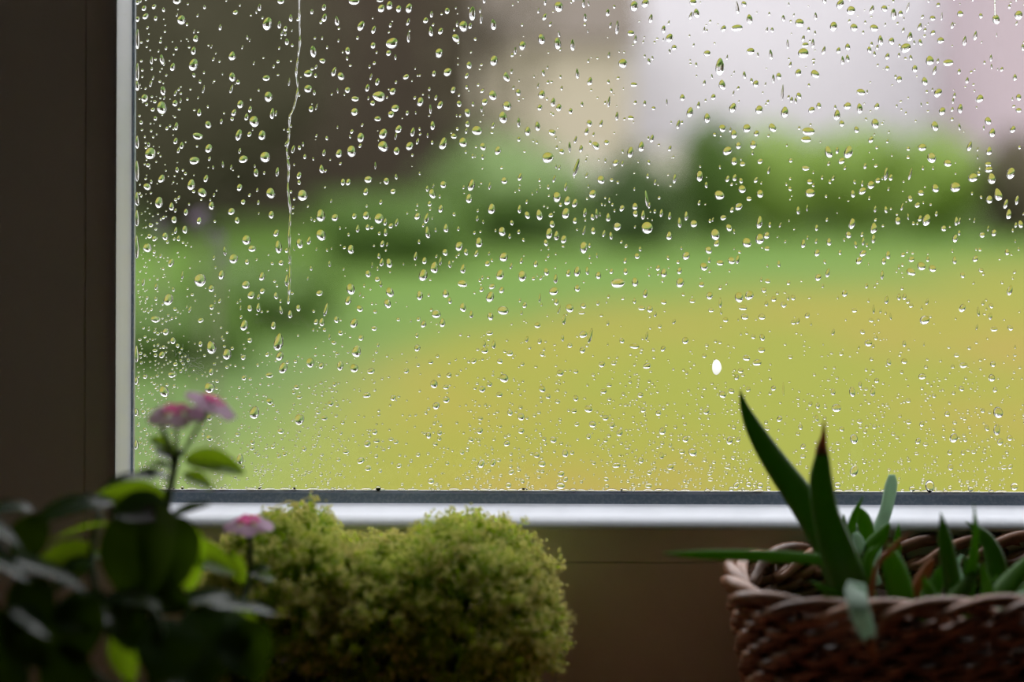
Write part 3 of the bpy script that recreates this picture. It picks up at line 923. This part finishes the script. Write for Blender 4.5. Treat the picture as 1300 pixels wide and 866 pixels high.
blade(suc, [(1112, 790, 1.05, 18), (1104, 740, 1.06, 18), (1106, 705, 1.065, 12), (1120, 690, 1.065, 2)], M['aloe_lit'], (0.1, -1, 0.2), 0.5)

kb = P(1200, 770, 1.06)
clump = thing('succulent_clump', 'clump of narrow pointed green succulent leaves filling the basket', 'plant', (kb.x, kb.y, RIMZ - .022))
def bl(rows, mk='aloe_lit', nrm=(0, -1, 0.2), th=0.4, name='leaf', lab=None):
    rows = [(a, b, max(c, 1.037 + (c - 1.0) * 0.5), e) for a, b, c, e in rows]
    o = blade(clump, rows, M[mk], nrm, th, name=name)
    if lab: o['label'] = lab
bl([(1150, 800, 1.04, 30), (1146, 755, 1.045, 36), (1136, 715, 1.05, 30), (1130, 688, 1.05, 2)], 'aloe_lit', (0.2, -1, 0.1))
bl([(1218, 795, 1.05, 22), (1210, 730, 1.055, 24), (1202, 685, 1.06, 20), (1196, 648, 1.06, 1)], 'aloe', (0.15, -1, 0.2))
bl([(1222, 795, 1.04, 22), (1232, 740, 1.045, 18), (1240, 690, 1.05, 11), (1240, 660, 1.05, 6), (1238, 638, 1.05, 1)], 'aloe_lit', (0, -1, 0.2))
bl([(1270, 770, 1.09, 18), (1268, 720, 1.09, 26), (1254, 682, 1.095, 18), (1227, 660, 1.10, 1)], 'aloe', (-0.4, -0.8, 0.4))
bl([(1240, 770, 1.09, 10), (1222, 735, 1.09, 12), (1217, 715, 1.09, 9), (1224, 702, 1.09, 2)], 'glaucous', (0.3, -1, 0.3))
bl([(1230, 760, 1.095, 10), (1232, 725, 1.095, 16), (1226, 704, 1.095, 3)], 'aloe', (0.1, -1, 0.2))
bl([(1245, 800, 1.04, 22), (1268, 758, 1.05, 26), (1290, 730, 1.06, 24), (1325, 690, 1.07, 3)], 'aloe_lit', (-0.4, -0.8, 0.5))
bl([(1250, 796, 1.01, 8), (1268, 778, 1.005, 14), (1290, 762, 1.0, 14), (1318, 742, .995, 3)], 'glaucous', (0.1, -0.7, 0.7), lab='pale blue-grey leaf')
bl([(1175, 800, 1.05, 20), (1182, 760, 1.06, 26), (1194, 730, 1.07, 16), (1200, 712, 1.07, 2)], 'aloe_lit')
bl([(1225, 800, 1.02, 26), (1212, 770, 1.03, 26), (1230, 740, 1.04, 18), (1246, 715, 1.05, 2)], 'aloe_lit', (-0.3, -1, 0.2))
bl([(1195, 800, 1.02, 22), (1190, 770, 1.03, 24), (1180, 745, 1.04, 14), (1174, 730, 1.04, 2)], 'aloe_lit')
bl([(1262, 800, 1.03, 16), (1258, 760, 1.035, 20), (1252, 730, 1.04, 12), (1250, 712, 1.04, 2)], 'aloe_lit')
bl([(1205, 795, 1.0, 8), (1228, 786, .998, 9), (1252, 786, .998, 3)], 'aloe_lit', (0, -0.6, 0.8))
bl([(1246, 800, 1.0, 12), (1250, 770, 1.0, 14), (1252, 738, 1.005, 2)], 'aloe_lit')
bl([(1284, 800, 1.03, 20), (1300, 760, 1.03, 22), (1312, 730, 1.04, 3)], 'aloe_lit')
bl([(1164, 760, 1.075, 12), (1168, 742, 1.075, 16), (1178, 722, 1.075, 13), (1187, 708, 1.075, 6)], 'dry', (0, -1, 0.3), 0.7, 'dry_leaf', 'curled dry brown leaf')
# small toothed rosette between the blades
for k in range(14):
    a = k * 2.4; r = 4 + k * 1.1
    cx, cy = 1262 + r * math.cos(a), 742 + 0.6 * r * math.sin(a)
    bl([(1262, 756, 1.075, 5), ((1262 + cx) / 2, (748 + cy) / 2 - 3, 1.07, 7), (cx, cy - 6, 1.07, 1)], 'aloe_lit', (0, -0.8, 0.5), 0.5)

# ------------------------------------------------------------------ rain on the outside of the pane
# rows: tile origin, then x y width height in quarter-pixels-and-a-bit (4.12 to a pixel)
TILES = [
(170, 0, '225,8,48,36;52,50,24,30;60,92,30,32;248,110,42,48;323,207,28,36;312,271,26,42;312,344,46,62;698,128,48,66;514,298,36,46;515,408,34,46;693,413,38,30;704,510,42,52;557,550,32,42;524,594,26,36;629,640,48,58;550,710,34,56;672,712,38,50;147,570,52,64;153,480,28,48;203,356,26,42;216,546,28,34;57,520,34,42;223,666,20,42;343,594,22,40;390,658,32,38;335,718,54,34;393,782,38,42;88,810,56,60;318,846,54,38;574,838,48,36;688,826,52,54;725,598,24,58;938,272,32,60;912,388,44,36;912,468,40,40;928,574,26,32;146,316,24,50;252,766,20,38;768,10,36,30;820,98,20,38;800,222,20,36;760,134,18,40;792,154,20,30;530,70,26,24;609,576,20,34;590,616,20,38;92,322,16,40;113,102,20,24;100,580,22,20'),
(170, 210, '147,76,34,40;72,118,38,36;302,106,38,58;360,148,44,46;379,74,24,38;228,28,18,30;641,42,26,40;718,150,46,54;884,160,52,56;555,120,28,38;134,200,42,56;200,222,26,42;275,250,22,34;213,290,30,36;408,216,28,42;344,295,26,36;513,246,34,36;543,292,26,32;574,196,24,26;722,262,28,40;748,358,28,40;870,412,34,48;760,430,36,64;592,395,46,48;622,440,38,34;525,494,46,48;270,342,28,40;167,378,30,40;112,390,28,26;74,438,44,46;198,516,30,42;350,606,62,64;462,578,32,46;410,650,30,38;590,630,42,40;618,684,38,38;674,586,32,42;677,662,28,28;184,708,50,58;118,812,46,36;611,752,28,34;656,748,22,44;748,686,22,36;774,514,28,28;582,842,38,56;735,842,26,40;865,750,26,34;866,56,24,36;596,510,24,28;412,746,26,28;355,816,30,24;920,396,22,44;237,388,18,30;222,346,16,36'),
(170, 420, '410,92,50,66;492,127,44,58;762,62,48,90;768,136,38,48;786,198,44,58;164,324,50,54;402,303,52,54;637,432,50,66;872,466,48,60;928,170,40,50;206,236,44,30;172,12,34,34;210,58,28,36;716,236,42,26;152,132,30,36;578,144,26,28;583,250,26,28;404,566,38,30;562,676,34,56;775,530,34,28;717,374,38,30;403,458,30,36;858,298,30,24;224,180,26,22;410,220,24,34;354,74,24,28;65,246,24,24;612,54,26,26;704,128,22,24;340,752,28,28;797,648,26,22;872,350,30,20;434,352,26,26;734,610,22,22'),
(400, 0, '203,10,56,34;345,46,36,40;388,30,34,44;436,48,30,36;490,44,34,50;338,4,34,20;690,58,26,34;822,70,34,74;775,138,46,54;578,108,26,32;736,200,40,40;656,164,26,34;932,128,28,56;402,228,60,56;240,138,36,50;306,158,24,42;48,96,26,44;46,42,24,34;113,112,22,50;8,274,28,50;38,322,30,28;384,280,28,30;303,240,26,34;170,268,28,38;648,278,40,46;935,318,40,54;806,342,28,38;693,378,42,40;135,402,36,40;335,506,64,52;406,480,32,36;326,430,22,38;274,462,22,38;170,474,28,32;210,520,38,28;207,588,36,40;420,568,40,36;398,600,34,34;328,624,34,26;551,534,36,44;655,550,28,40;723,472,28,34;798,590,32,42;754,544,26,34;888,534,32,36;930,500,40,52;357,702,40,56;438,678,32,42;240,722,36,48;357,768,50,56;428,792,30,40;496,766,38,44;192,794,48,58;126,806,32,44;616,658,26,46;672,752,40,60;848,684,54,46;776,746,42,50;727,714,30,28;880,768,30,40;512,692,22,48;605,166,24,50;488,196,16,56;476,404,30,28;622,386,22,30;302,542,24,28;486,116,16,40;604,572,14,50'),
(400, 210, '36,22,24,44;148,90,24,34;176,90,26,34;280,76,40,34;375,84,28,36;268,140,26,38;410,138,28,28;32,266,46,62;107,276,34,38;34,368,48,58;208,268,24,30;270,264,32,44;337,280,46,52;370,298,20,36;400,318,24,28;538,268,32,36;615,150,34,48;673,102,34,36;660,228,26,40;820,104,38,58;808,174,32,48;926,228,38,54;602,202,20,28;190,442,34,46;226,334,18,40;355,412,22,34;592,352,24,62;688,330,26,42;757,424,40,48;861,404,36,52;684,456,28,36;793,454,22,34;848,460,20,36;391,514,34,46;628,536,38,58;569,576,44,62;576,500,24,36;778,542,26,48;906,514,28,30;776,620,50,36;281,570,28,36;330,598,28,26;190,650,44,54;395,666,40,50;383,726,36,44;178,710,32,44;238,752,34,32;552,682,32,46;687,672,30,42;920,688,40,54;930,634,32,30;638,780,44,44;778,744,32,44;671,824,28,46;572,832,28,36;208,828,38,48;28,672,36,30;40,824,28,40;10,822,24,28;314,856,30,24;822,780,20,40;922,790,30,40;372,352,20,38;116,810,24,34;430,300,16,42;708,518,16,40'),
(400, 420, '222,110,46,60;137,186,34,46;210,198,42,42;38,186,28,30;245,40,28,28;138,14,26,24;298,214,36,32;276,340,40,28;540,92,30,36;628,280,40,40;692,362,36,32;706,234,26,26;880,306,34,34;893,104,36,30;836,158,28,28;918,12,36,24;640,394,36,36;88,384,30,28;55,460,34,24;868,524,34,32;600,548,28,32;318,532,28,28;280,594,34,34;246,682,36,34;284,722,36,26;168,636,34,22;614,788,32,32;877,696,36,42;822,570,28,24;414,354,28,28;690,296,34,22;430,584,26,22;546,650,22,22;483,212,26,26;938,690,28,40;610,164,28,22;446,708,26,24;776,636,22,28;328,578,34,20;108,282,22,24'),
(630, 0, '325,34,44,54;720,30,40,54;778,14,36,44;236,204,36,54;320,226,36,60;136,238,36,46;905,196,36,48;662,330,44,50;703,172,38,30;53,402,30,50;8,316,28,50;398,234,22,62;464,90,18,42;582,64,20,38;875,150,22,42;720,440,36,22;115,484,28,36;238,494,34,44;10,496,36,34;57,554,44,46;36,614,42,60;328,562,28,42;228,562,26,32;490,424,24,46;165,686,30,48;293,692,36,34;118,640,18,50;217,660,26,48;298,534,24,46;390,580,20,32;488,644,28,36;474,686,20,40;10,788,32,44;271,824,60,54;522,760,38,40;703,794,34,54;760,764,28,56;578,744,26,28;344,792,26,30;704,614,34,22;930,246,28,28;808,94,20,48;385,768,14,56;626,850,32,34;252,88,24,34;246,380,16,36;445,776,20,36;816,722,20,40;424,384,18,52;590,530,14,60'),
(630, 210, '550,74,38,42;506,148,38,42;320,164,42,52;374,184,34,44;413,196,28,44;366,110,16,46;366,250,42,56;228,258,32,56;165,260,30,38;124,228,20,44;295,306,26,36;280,354,34,54;356,386,30,42;33,346,38,46;42,480,42,50;24,572,40,52;140,578,42,56;461,428,42,56;636,318,38,42;792,324,60,60;907,366,30,44;660,222,26,32;728,212,28,36;730,250,28,32;789,172,18,84;466,244,18,48;528,250,14,54;588,270,22,46;427,554,32,52;381,562,24,36;480,550,18,44;538,574,28,38;640,614,68,50;730,608,34,44;680,552,22,36;880,560,32,44;305,658,48,42;388,746,40,44;428,642,28,36;318,714,24,34;40,760,56,46;32,652,26,34;266,556,28,38;210,514,22,34;850,534,24,28;765,744,40,24;808,750,32,34;880,712,30,24;460,734,28,28;452,770,32,18;220,836,32,28;866,246,18,40;910,260,16,40;126,60,22,40;44,80,32,36;510,340,24,34;263,404,24,32;935,66,18,50;740,472,28,28;414,288,24,30;603,366,18,40;678,496,18,28;606,552,20,28;860,840,20,20'),
(630, 420, '460,18,40,36;390,76,26,24;456,100,28,32;728,78,50,26;662,50,24,28;76,118,34,28;24,160,30,26;46,248,46,42;340,220,36,32;422,212,26,20;558,174,34,28;794,182,40,30;246,304,34,34;22,334,34,26;568,314,32,28;277,342,26,28;422,352,28,28;488,408,40,36;413,418,28,24;136,450,36,36;78,430,28,30;136,524,34,28;510,488,36,32;578,454,30,28;613,492,28,32;652,532,32,36;876,522,34,38;305,570,34,32;62,590,30,30;218,650,30,30;368,640,32,38;246,696,36,34;635,702,42,28;764,676,28,30;346,748,34,32;344,810,42,36;918,710,34,32;72,808,30,28;86,740,28,28;872,650,22,38;232,54,22,28;854,428,28,28;774,412,26,26;878,90,24,30;804,808,34,26;578,570,24,22;582,774,26,22;808,740,26,24;620,168,26,22;490,552,24,28;352,36,14,36;596,282,28,20;428,488,24,22'),
(860, 0, '80,10,36,34;98,66,30,50;310,142,56,36;376,96,32,50;240,146,28,34;312,36,18,66;155,276,34,34;222,344,44,92;234,440,34,54;382,264,40,36;638,114,46,42;658,272,58,48;668,230,36,26;720,382,42,44;632,376,32,40;530,394,28,36;410,434,30,36;488,280,18,54;850,16,38,48;907,48,44,44;816,132,38,48;922,138,38,40;890,240,26,38;842,258,22,34;864,310,18,44;890,300,20,40;765,258,18,44;708,222,16,52;576,226,12,52;562,582,38,58;498,664,38,46;66,584,34,54;156,614,32,50;290,560,36,50;428,570,40,44;26,508,26,36;364,668,42,42;236,668,36,40;686,682,68,40;674,724,54,30;836,596,32,54;890,548,40,36;636,496,26,36;702,570,32,34;262,786,48,44;296,698,32,44;792,790,38,60;896,790,46,62;320,758,30,36;398,752,34,40;298,840,32,40;414,694,28,32;740,548,26,32;188,504,24,32;434,840,28,28;860,836,32,34;550,480,12,90;342,854,30,24;860,640,26,32;347,16,26,30;553,90,18,34;350,388,18,38'),
(860, 210, '118,52,34,58;221,152,48,50;340,120,38,42;434,144,34,42;323,212,38,38;264,66,22,32;334,76,22,28;696,138,48,46;672,10,40,26;694,80,28,28;920,142,22,40;88,302,34,38;14,296,20,54;200,358,46,58;432,292,30,64;434,380,42,58;470,362,32,36;366,400,46,50;272,322,32,36;166,440,36,36;49,470,38,42;142,526,38,42;286,494,38,36;208,404,28,34;242,270,30,28;916,298,32,56;898,358,30,34;662,404,24,44;734,452,28,36;796,394,24,40;634,230,18,42;18,610,40,50;172,678,32,40;130,620,28,28;82,706,30,24;326,686,46,50;380,676,44,46;346,740,44,28;356,788,36,32;446,788,34,32;456,648,26,28;560,724,30,30;508,694,28,28;740,580,32,36;790,556,22,48;880,664,28,34;256,804,28,26;226,506,38,28;936,408,16,40;472,430,28,22;684,780,24,30;534,510,16,36;585,608,18,26;376,170,28,24;930,752,26,24;180,754,28,22;475,600,26,24;14,548,26,34'),
(860, 420, '46,48,32,36;445,96,36,28;422,162,46,32;366,138,38,30;336,204,30,24;242,330,34,36;288,312,30,28;158,418,30,36;280,570,34,40;86,632,44,40;48,564,32,32;838,398,50,40;920,312,32,50;930,560,40,52;932,726,42,60;664,600,26,28;508,296,26,26;820,314,24,34;476,506,30,22;268,708,32,20;440,804,30,32;316,804,28,36;596,132,22,20;866,508,26,24;180,774,28,22;30,630,30,24;845,800,30,32;484,820,24,24;540,456,28,32;736,452,20,34;740,386,20,32;448,30,26,36;376,302,22,28;650,498,22,28;325,564,24,26;560,300,10,70;664,652,28,22;862,114,22,20;402,26,22,24'),
(1070, 0, '150,44,24,44;264,66,28,60;300,64,24,32;162,140,40,38;350,184,26,48;328,244,52,50;216,38,32,34;468,88,30,28;612,64,32,32;720,74,20,28;800,92,38,50;918,70,42,46;401,132,22,40;404,214,20,34;510,204,34,36;454,310,42,50;550,320,56,34;376,352,28,38;428,418,30,44;498,478,42,44;520,574,34,42;614,560,26,50;716,508,36,44;482,652,36,50;692,178,20,50;138,254,22,36;232,350,22,26;196,204,26,52;254,208,28,40;294,408,28,36;94,476,44,36;88,560,28,56;170,640,38,52;148,724,26,34;760,624,32,42;782,686,32,46;466,818,46,52;550,846,40,36;416,764,44,38;890,668,28,38;766,782,28,44;920,500,28,34;920,568,30,26;178,550,26,34;636,206,20,54;762,852,32,28;900,396,20,36;72,672,24,36;480,360,20,46;650,412,16,34;608,366,18,30;470,164,24,28'),
(1070, 210, '104,128,38,36;148,96,36,42;184,72,28,26;164,322,34,56;290,282,28,40;440,278,40,60;406,270,22,32;410,136,32,30;354,166,26,32;486,112,34,44;590,106,54,50;682,56,48,46;780,60,40,56;880,32,42,60;814,144,40,66;768,170,34,40;764,12,40,34;870,246,28,52;932,298,26,40;590,374,26,42;530,322,28,30;732,356,28,28;793,344,26,36;240,462,24,42;88,492,32,36;108,454,34,34;163,378,20,44;414,520,42,44;360,550,44,40;472,532,38,36;362,484,32,28;588,488,20,40;696,480,26,34;630,566,22,30;630,738,32,44;432,802,48,48;878,644,26,56;326,680,20,34;596,284,18,48;392,200,28,26;252,56,20,34;780,726,24,26;152,804,26,22;776,780,18,38;796,848,34,26;880,842,28,28;228,224,18,36;318,460,24,22;862,444,22,34'),
(1070, 420, '138,58,38,34;326,152,30,28;246,156,22,36;420,232,40,30;636,172,42,28;784,238,34,38;162,312,24,48;818,418,48,60;812,508,34,58;586,552,40,50;462,806,50,64;830,572,30,36;880,552,28,30;552,428,26,28;348,358,26,24;905,806,40,36;570,706,28,34;400,570,28,32;158,826,30,30;370,820,32,28;850,706,32,22;350,470,28,24;626,294,26,28;790,166,28,28;760,500,24,32;566,630,24,28;636,630,22,26;676,820,26,28;172,494,22,26;802,300,24,26;96,276,18,30;326,60,18,34;94,468,32,22;600,120,28,20;760,766,22,22;738,410,20,22;420,480,24,28'),
]
MM = CAM_D / F       # metres per pixel at the pane
drops = []
for ox, oy, s in TILES:
    for q in s.split(';'):
        x, y, w, h = map(float, q.split(','))
        drops.append((ox + x / 4.122, oy + y / 4.122, w / 4.122, h / 4.122))
drops = [d for d in drops if 173 < d[0] and d[1] + d[3] / 2 < 624]
drops.sort(key=lambda d: -d[2] * d[3])
kept = []
for d in drops:                       # drops read twice where two tiles meet
    if not any(((d[0] - k[0]) / ((d[2] + k[2]) * .5)) ** 2 + ((d[1] - k[1]) / ((d[3] + k[3]) * .5)) ** 2 < 0.62 for k in kept):
        kept.append(d)
drops = kept


def drop_mesh(cx, cz, w, h, na, nr, r, lean=0.0, sharp=None, sag=0.06):
    """cap of water on the outer face of the pane, centre (cx, cz) and size in metres"""
    al = math.radians(sharp or r.uniform(46, 57))
    k = math.sin(al) ** 2
    H = 0.5 * min(w, h * 0.9) * (1 - math.cos(al)) / math.sin(al)
    ph1, ph2 = r.uniform(0, 6.28, 2); a1, a2 = r.uniform(0, .07), r.uniform(0, .05)
    tall = max(0.0, min(1.0, h / w - 1.0))
    V = [(cx, 0, 0)]
    sx = lean * h * 0.3
    def pt(th, t):
        rr = 1 + a1 * math.sin(2 * th + ph1) + a2 * math.sin(3 * th + ph2)
        c, s = math.cos(th) * rr * t, math.sin(th) * rr * t
        x = w / 2 * c * (1 - 0.30 * tall * max(-0.4, s))
        z = h / 2 * s
        base = (math.sqrt(max(0.0, 1 - k * t * t)) - math.sqrt(1 - k)) / (1 - math.sqrt(1 - k))
        y = H * base * (1 - sag * s)
        return (cx + x + sx * s, y, cz + z)
    V = [pt(0, 0)]
    for i in range(1, nr + 1):
        t = math.sin(i / nr * PI / 2) ** 0.9
        for j in range(na):
            V.append(pt(2 * PI * j / na, t))
    b = len(V)
    for j in range(na):
        x, y, z = V[1 + (nr - 1) * na + j]
        V.append((x, -0.00015, z))
    b2 = len(V)
    for j in range(na):
        V.append(V[b + j])
    Fc = [(0, 1 + (j + 1) % na, 1 + j) for j in range(na)]
    for i in range(nr - 1):
        a = 1 + i * na
        for j in range(na):
            Fc.append((a + j, a + (j + 1) % na, a + na + (j + 1) % na, a + na + j))
    a = 1 + (nr - 1) * na
    for j in range(na):
        Fc.append((a + j, a + (j + 1) % na, b + (j + 1) % na, b + j))
    Fc.append(tuple(b2 + j for j in range(na)))
    return V, Fc


def at_pane(px, py):
    return (px - 650) * MM, ZC - (py - HOR) * MM


def sag_at(py):
    # the upper drops hang heavier than the fine spray low on the pane
    return 0.06 + 0.34 * min(1.0, max(0.0, (480 - py) / 110.0))


NBIG = 300
taken = []
for i, (px, py, w, h) in enumerate(drops):
    taken.append((px, py, w, h))
R3 = np.random.default_rng(5)
RL = {
    'round': ('large rounded raindrop clinging to the window pane', 'large rounded raindrops on the pane'),
    'mid': ('medium-sized rounded raindrop clinging to the window pane', 'medium rounded raindrops on the pane'),
    'tall': ('upright elongated raindrop clinging to the window pane', 'upright elongated raindrops on the pane'),
    'wide': ('wide flattened raindrop clinging to the window pane', 'wide flattened raindrops on the pane'),
}
for (px, py, w, h) in drops[:NBIG]:
    x, z = at_pane(px, py)
    V, Fc = drop_mesh(0, 0, w * MM, h * MM, 24, 7, R3, R3.uniform(-.25, .35), None, sag_at(py))
    o = obj('raindrop', V, Fc, M['water'])
    o.location = (x, 0, z)
    k = 'wide' if w > 1.22 * h else 'tall' if h > 1.36 * w else 'round' if w * h > 128 else 'mid'
    tag(o, RL[k][0], 'raindrop', RL[k][1])

SV, SF = [], []
def stuff(px, py, w, h, na, nr, lean=0.0, sharp=None):
    x, z = at_pane(px, py)
    V, Fc = drop_mesh(x, z, w * MM, h * MM, na, nr, R3, lean, sharp, sag_at(py))
    b = len(SV)
    SV.extend(V); SF.extend([tuple(i + b for i in f) for f in Fc])
for (px, py, w, h) in drops[NBIG:]:
    stuff(px, py, w, h, 16, 5, R3.uniform(-.2, .4))
# grid for keeping the fine droplets off the large ones
cell = 12
grid = {}
def occ(px, py, w, h):
    gx, gy = int(px // cell), int(py // cell)
    for i in range(gx - 2, gx + 3):
        for j in range(gy - 2, gy + 3):
            for (qx, qy, qw, qh) in grid.get((i, j), ()):
                if ((px - qx) / ((w + qw) * .5)) ** 2 + ((py - qy) / ((h + qh) * .5)) ** 2 < 1.0:
                    return True
    return False
def occupy(px, py, w, h):
    grid.setdefault((int(px // cell), int(py // cell)), []).append((px, py, w, h))
for t in taken: occupy(*t)
def fine(px, py, w, h, na=9, nr=3, lean=0.0, sharp=None):
    if not (174.5 + w / 2 < px < 1990 and -700 < py and py + h / 2 < 624): return False
    if occ(px, py, w * 1.1, h * 1.1): return False
    occupy(px, py, w, h); stuff(px, py, w, h, na, nr, lean, sharp)
    return True
cols = [float(c) for c in R3.uniform(175, 1950, 175)]
n = 0
while n < 2180:                       # small drops everywhere, thinner to the lower half, many in vertical runs
    py = R3.uniform(-20, 620)
    if R3.random() > (1.0 if py < 400 else 0.55): continue
    px = R3.choice(cols) + R3.normal() * 2.2 if R3.random() < .45 else R3.uniform(174, 1950)
    w = float(np.clip(R3.lognormal(math.log(3.0), .32), 1.7, 6))
    h = w * float(np.clip(R3.lognormal(.42, .40), .75, 4.0)) if py < 440 else w * R3.uniform(.7, 1.25)
    if fine(px, py, w, h, lean=R3.uniform(-.2, .5)): n += 1
cols2 = [float(c) for c in R3.uniform(175, 1950, 110)]
n = 0; tries = 0
while n < 3050 and tries < 80000:     # fine spray, gathering in runs towards the bottom of the pane
    tries += 1
    py = 622 - abs(R3.normal()) * 95
    if py < 395: continue
    px = R3.choice(cols2) + R3.normal() * 7 if R3.random() < .72 else R3.uniform(174, 1950)
    w = float(np.clip(R3.lognormal(math.log(3.0), .36), 1.6, 7))
    if fine(px, py, w, w * R3.uniform(.65, 1.05), sharp=R3.uniform(50, 59)): n += 1
n = 0
while n < 330:                        # spray by the left bead
    px = 175 + abs(R3.normal()) * 38; py = R3.uniform(-10, 620)
    if R3.random() > 0.25 + 0.75 * py / 620: continue
    w = float(np.clip(R3.lognormal(math.log(2.9), .3), 1.6, 6))
    if fine(px, py, w, w * R3.uniform(.8, 1.2)): n += 1
# the parts of the pane above and right of the view
n = 0
while n < 2000:
    px, py = R3.uniform(174, 1950), R3.uniform(-680, 620)
    if px < 1390 and py > -20: continue
    w = float(np.clip(R3.lognormal(math.log(4.5), .45), 1.9, 14))
    if fine(px, py, w, w * R3.uniform(.9, 1.7)): n += 1
o = obj('fine_raindrops', SV, SF, M['water'])
tag(o, 'fine spray of tiny raindrops scattered over the window pane', 'raindrops', kind='stuff')

# beads of water caught along the edges of the pane
EV, EF = [], []
def edge_bead(px, py, w, h):
    x, z = at_pane(px, py)
    V, Fc = drop_mesh(x, z, w * MM, h * MM, 14, 5, R3, 0, 62)
    b = len(EV); EV.extend(V); EF.extend([tuple(i + b for i in f) for f in Fc])
for (y0, y1) in ((38, 64), (82, 104), (104, 117), (174, 190), (205, 232), (245, 263), (268, 289), (300, 330), (440, 462), (2, 8), (22, 30), (480, 490), (520, 530), (560, 572)):
    edge_bead(174.5, (y0 + y1) / 2, 6, y1 - y0)
px = 176.0
while px < 1380:
    w = float(R3.uniform(4, 15))
    if R3.random() < .72: edge_bead(px + w / 2, 622.5, w, R3.uniform(3.2, 6))
    px += w + R3.uniform(0, 4)
o = obj('edge_water', EV, EF, M['water'])
tag(o, 'beads of rain water caught along the edges of the pane', 'water', kind='stuff')


def trail(pts, wpx, name, label):
    R = spline(pts, 130)
    V, Fc = [], []; m = 7
    for i, (px, py) in enumerate(R):
        x, z = at_pane(px, py)
        w = wpx * MM * (0.75 + 0.35 * math.sin(i * 0.9) * math.sin(i * 0.37) + 0.25 * (i / 130))
        if i in (0, 129): w *= 0.2
        for k in range(m):
            a = PI * k / (m - 1)
            V.append((x + w / 2 * math.cos(a), -0.0001 + w * 0.34 * math.sin(a), z))
    for i in range(129):
        for k in range(m - 1):
            Fc.append((i * m + k, (i + 1) * m + k, (i + 1) * m + k + 1, i * m + k + 1))
        Fc.append((i * m + m - 1, (i + 1) * m + m - 1, (i + 1) * m, i * m))
    Fc.append(tuple(range(m))); Fc.append(tuple(129 * m + k for k in range(m))[::-1])
    o = obj(name, V, Fc, M['water'])
    tag(o, label, 'water trail')
trail([(380, -60), (379.5, 0), (380, 30), (380.5, 55), (378, 75), (376, 95), (378, 115), (373, 138), (368, 150), (367, 175), (364.5, 192), (367, 215), (366, 240), (369, 270), (368, 300), (369, 340), (368, 370), (367, 388)], 3.2,
      'water_trail', 'long thin crooked water trail running down the pane')
trail([(1262, -40), (1262.5, 0), (1263, 18)], 2.2, 'short_water_trail', 'short straight water trail ending in a drop at the top of the pane')

# white fleck on the pane
M['fleck'] = leafmat('white_fleck', (0.9, 0.9, 0.9), (0.97, 0.97, 0.97), 0.85, 0.6, 0.3)
x, z = at_pane(911, 465)
V, Fc = drop_mesh(0, 0, 12 * MM, 19.5 * MM, 20, 6, R3, -0.02, 40)
o = obj('white_fleck', V, Fc, M['fleck']); o.location = (x, 0, z)
tag(o, 'small opaque white fleck stuck on the window pane', 'fleck')

# wisp of cobweb and a stub of tape residue near the left bead
M['web'] = leafmat('cobweb', (0.6, 0.6, 0.58), (0.6, 0.6, 0.58), 0.5, 0.8, 0.2)
mb = MB()
for k in range(46):
    a = R3.uniform(0, 1)
    px, py = 222 + 34 * a + R3.normal() * 4, 450 + 20 * a + R3.normal() * 5
    x0, z0 = at_pane(px, py); x1, z1 = at_pane(px + R3.normal() * 6, py + R3.normal() * 5)
    mb.tube([(x0, 0.0006, z0), ((x0 + x1) / 2, 0.001, (z0 + z1) / 2 + .0006), (x1, 0.0006, z1)], 0.00009, 4)
o = mb.build('cobweb_wisp', M['web'])
tag(o, 'thin wisp of cobweb on the pane beside the pink flowers', 'cobweb')
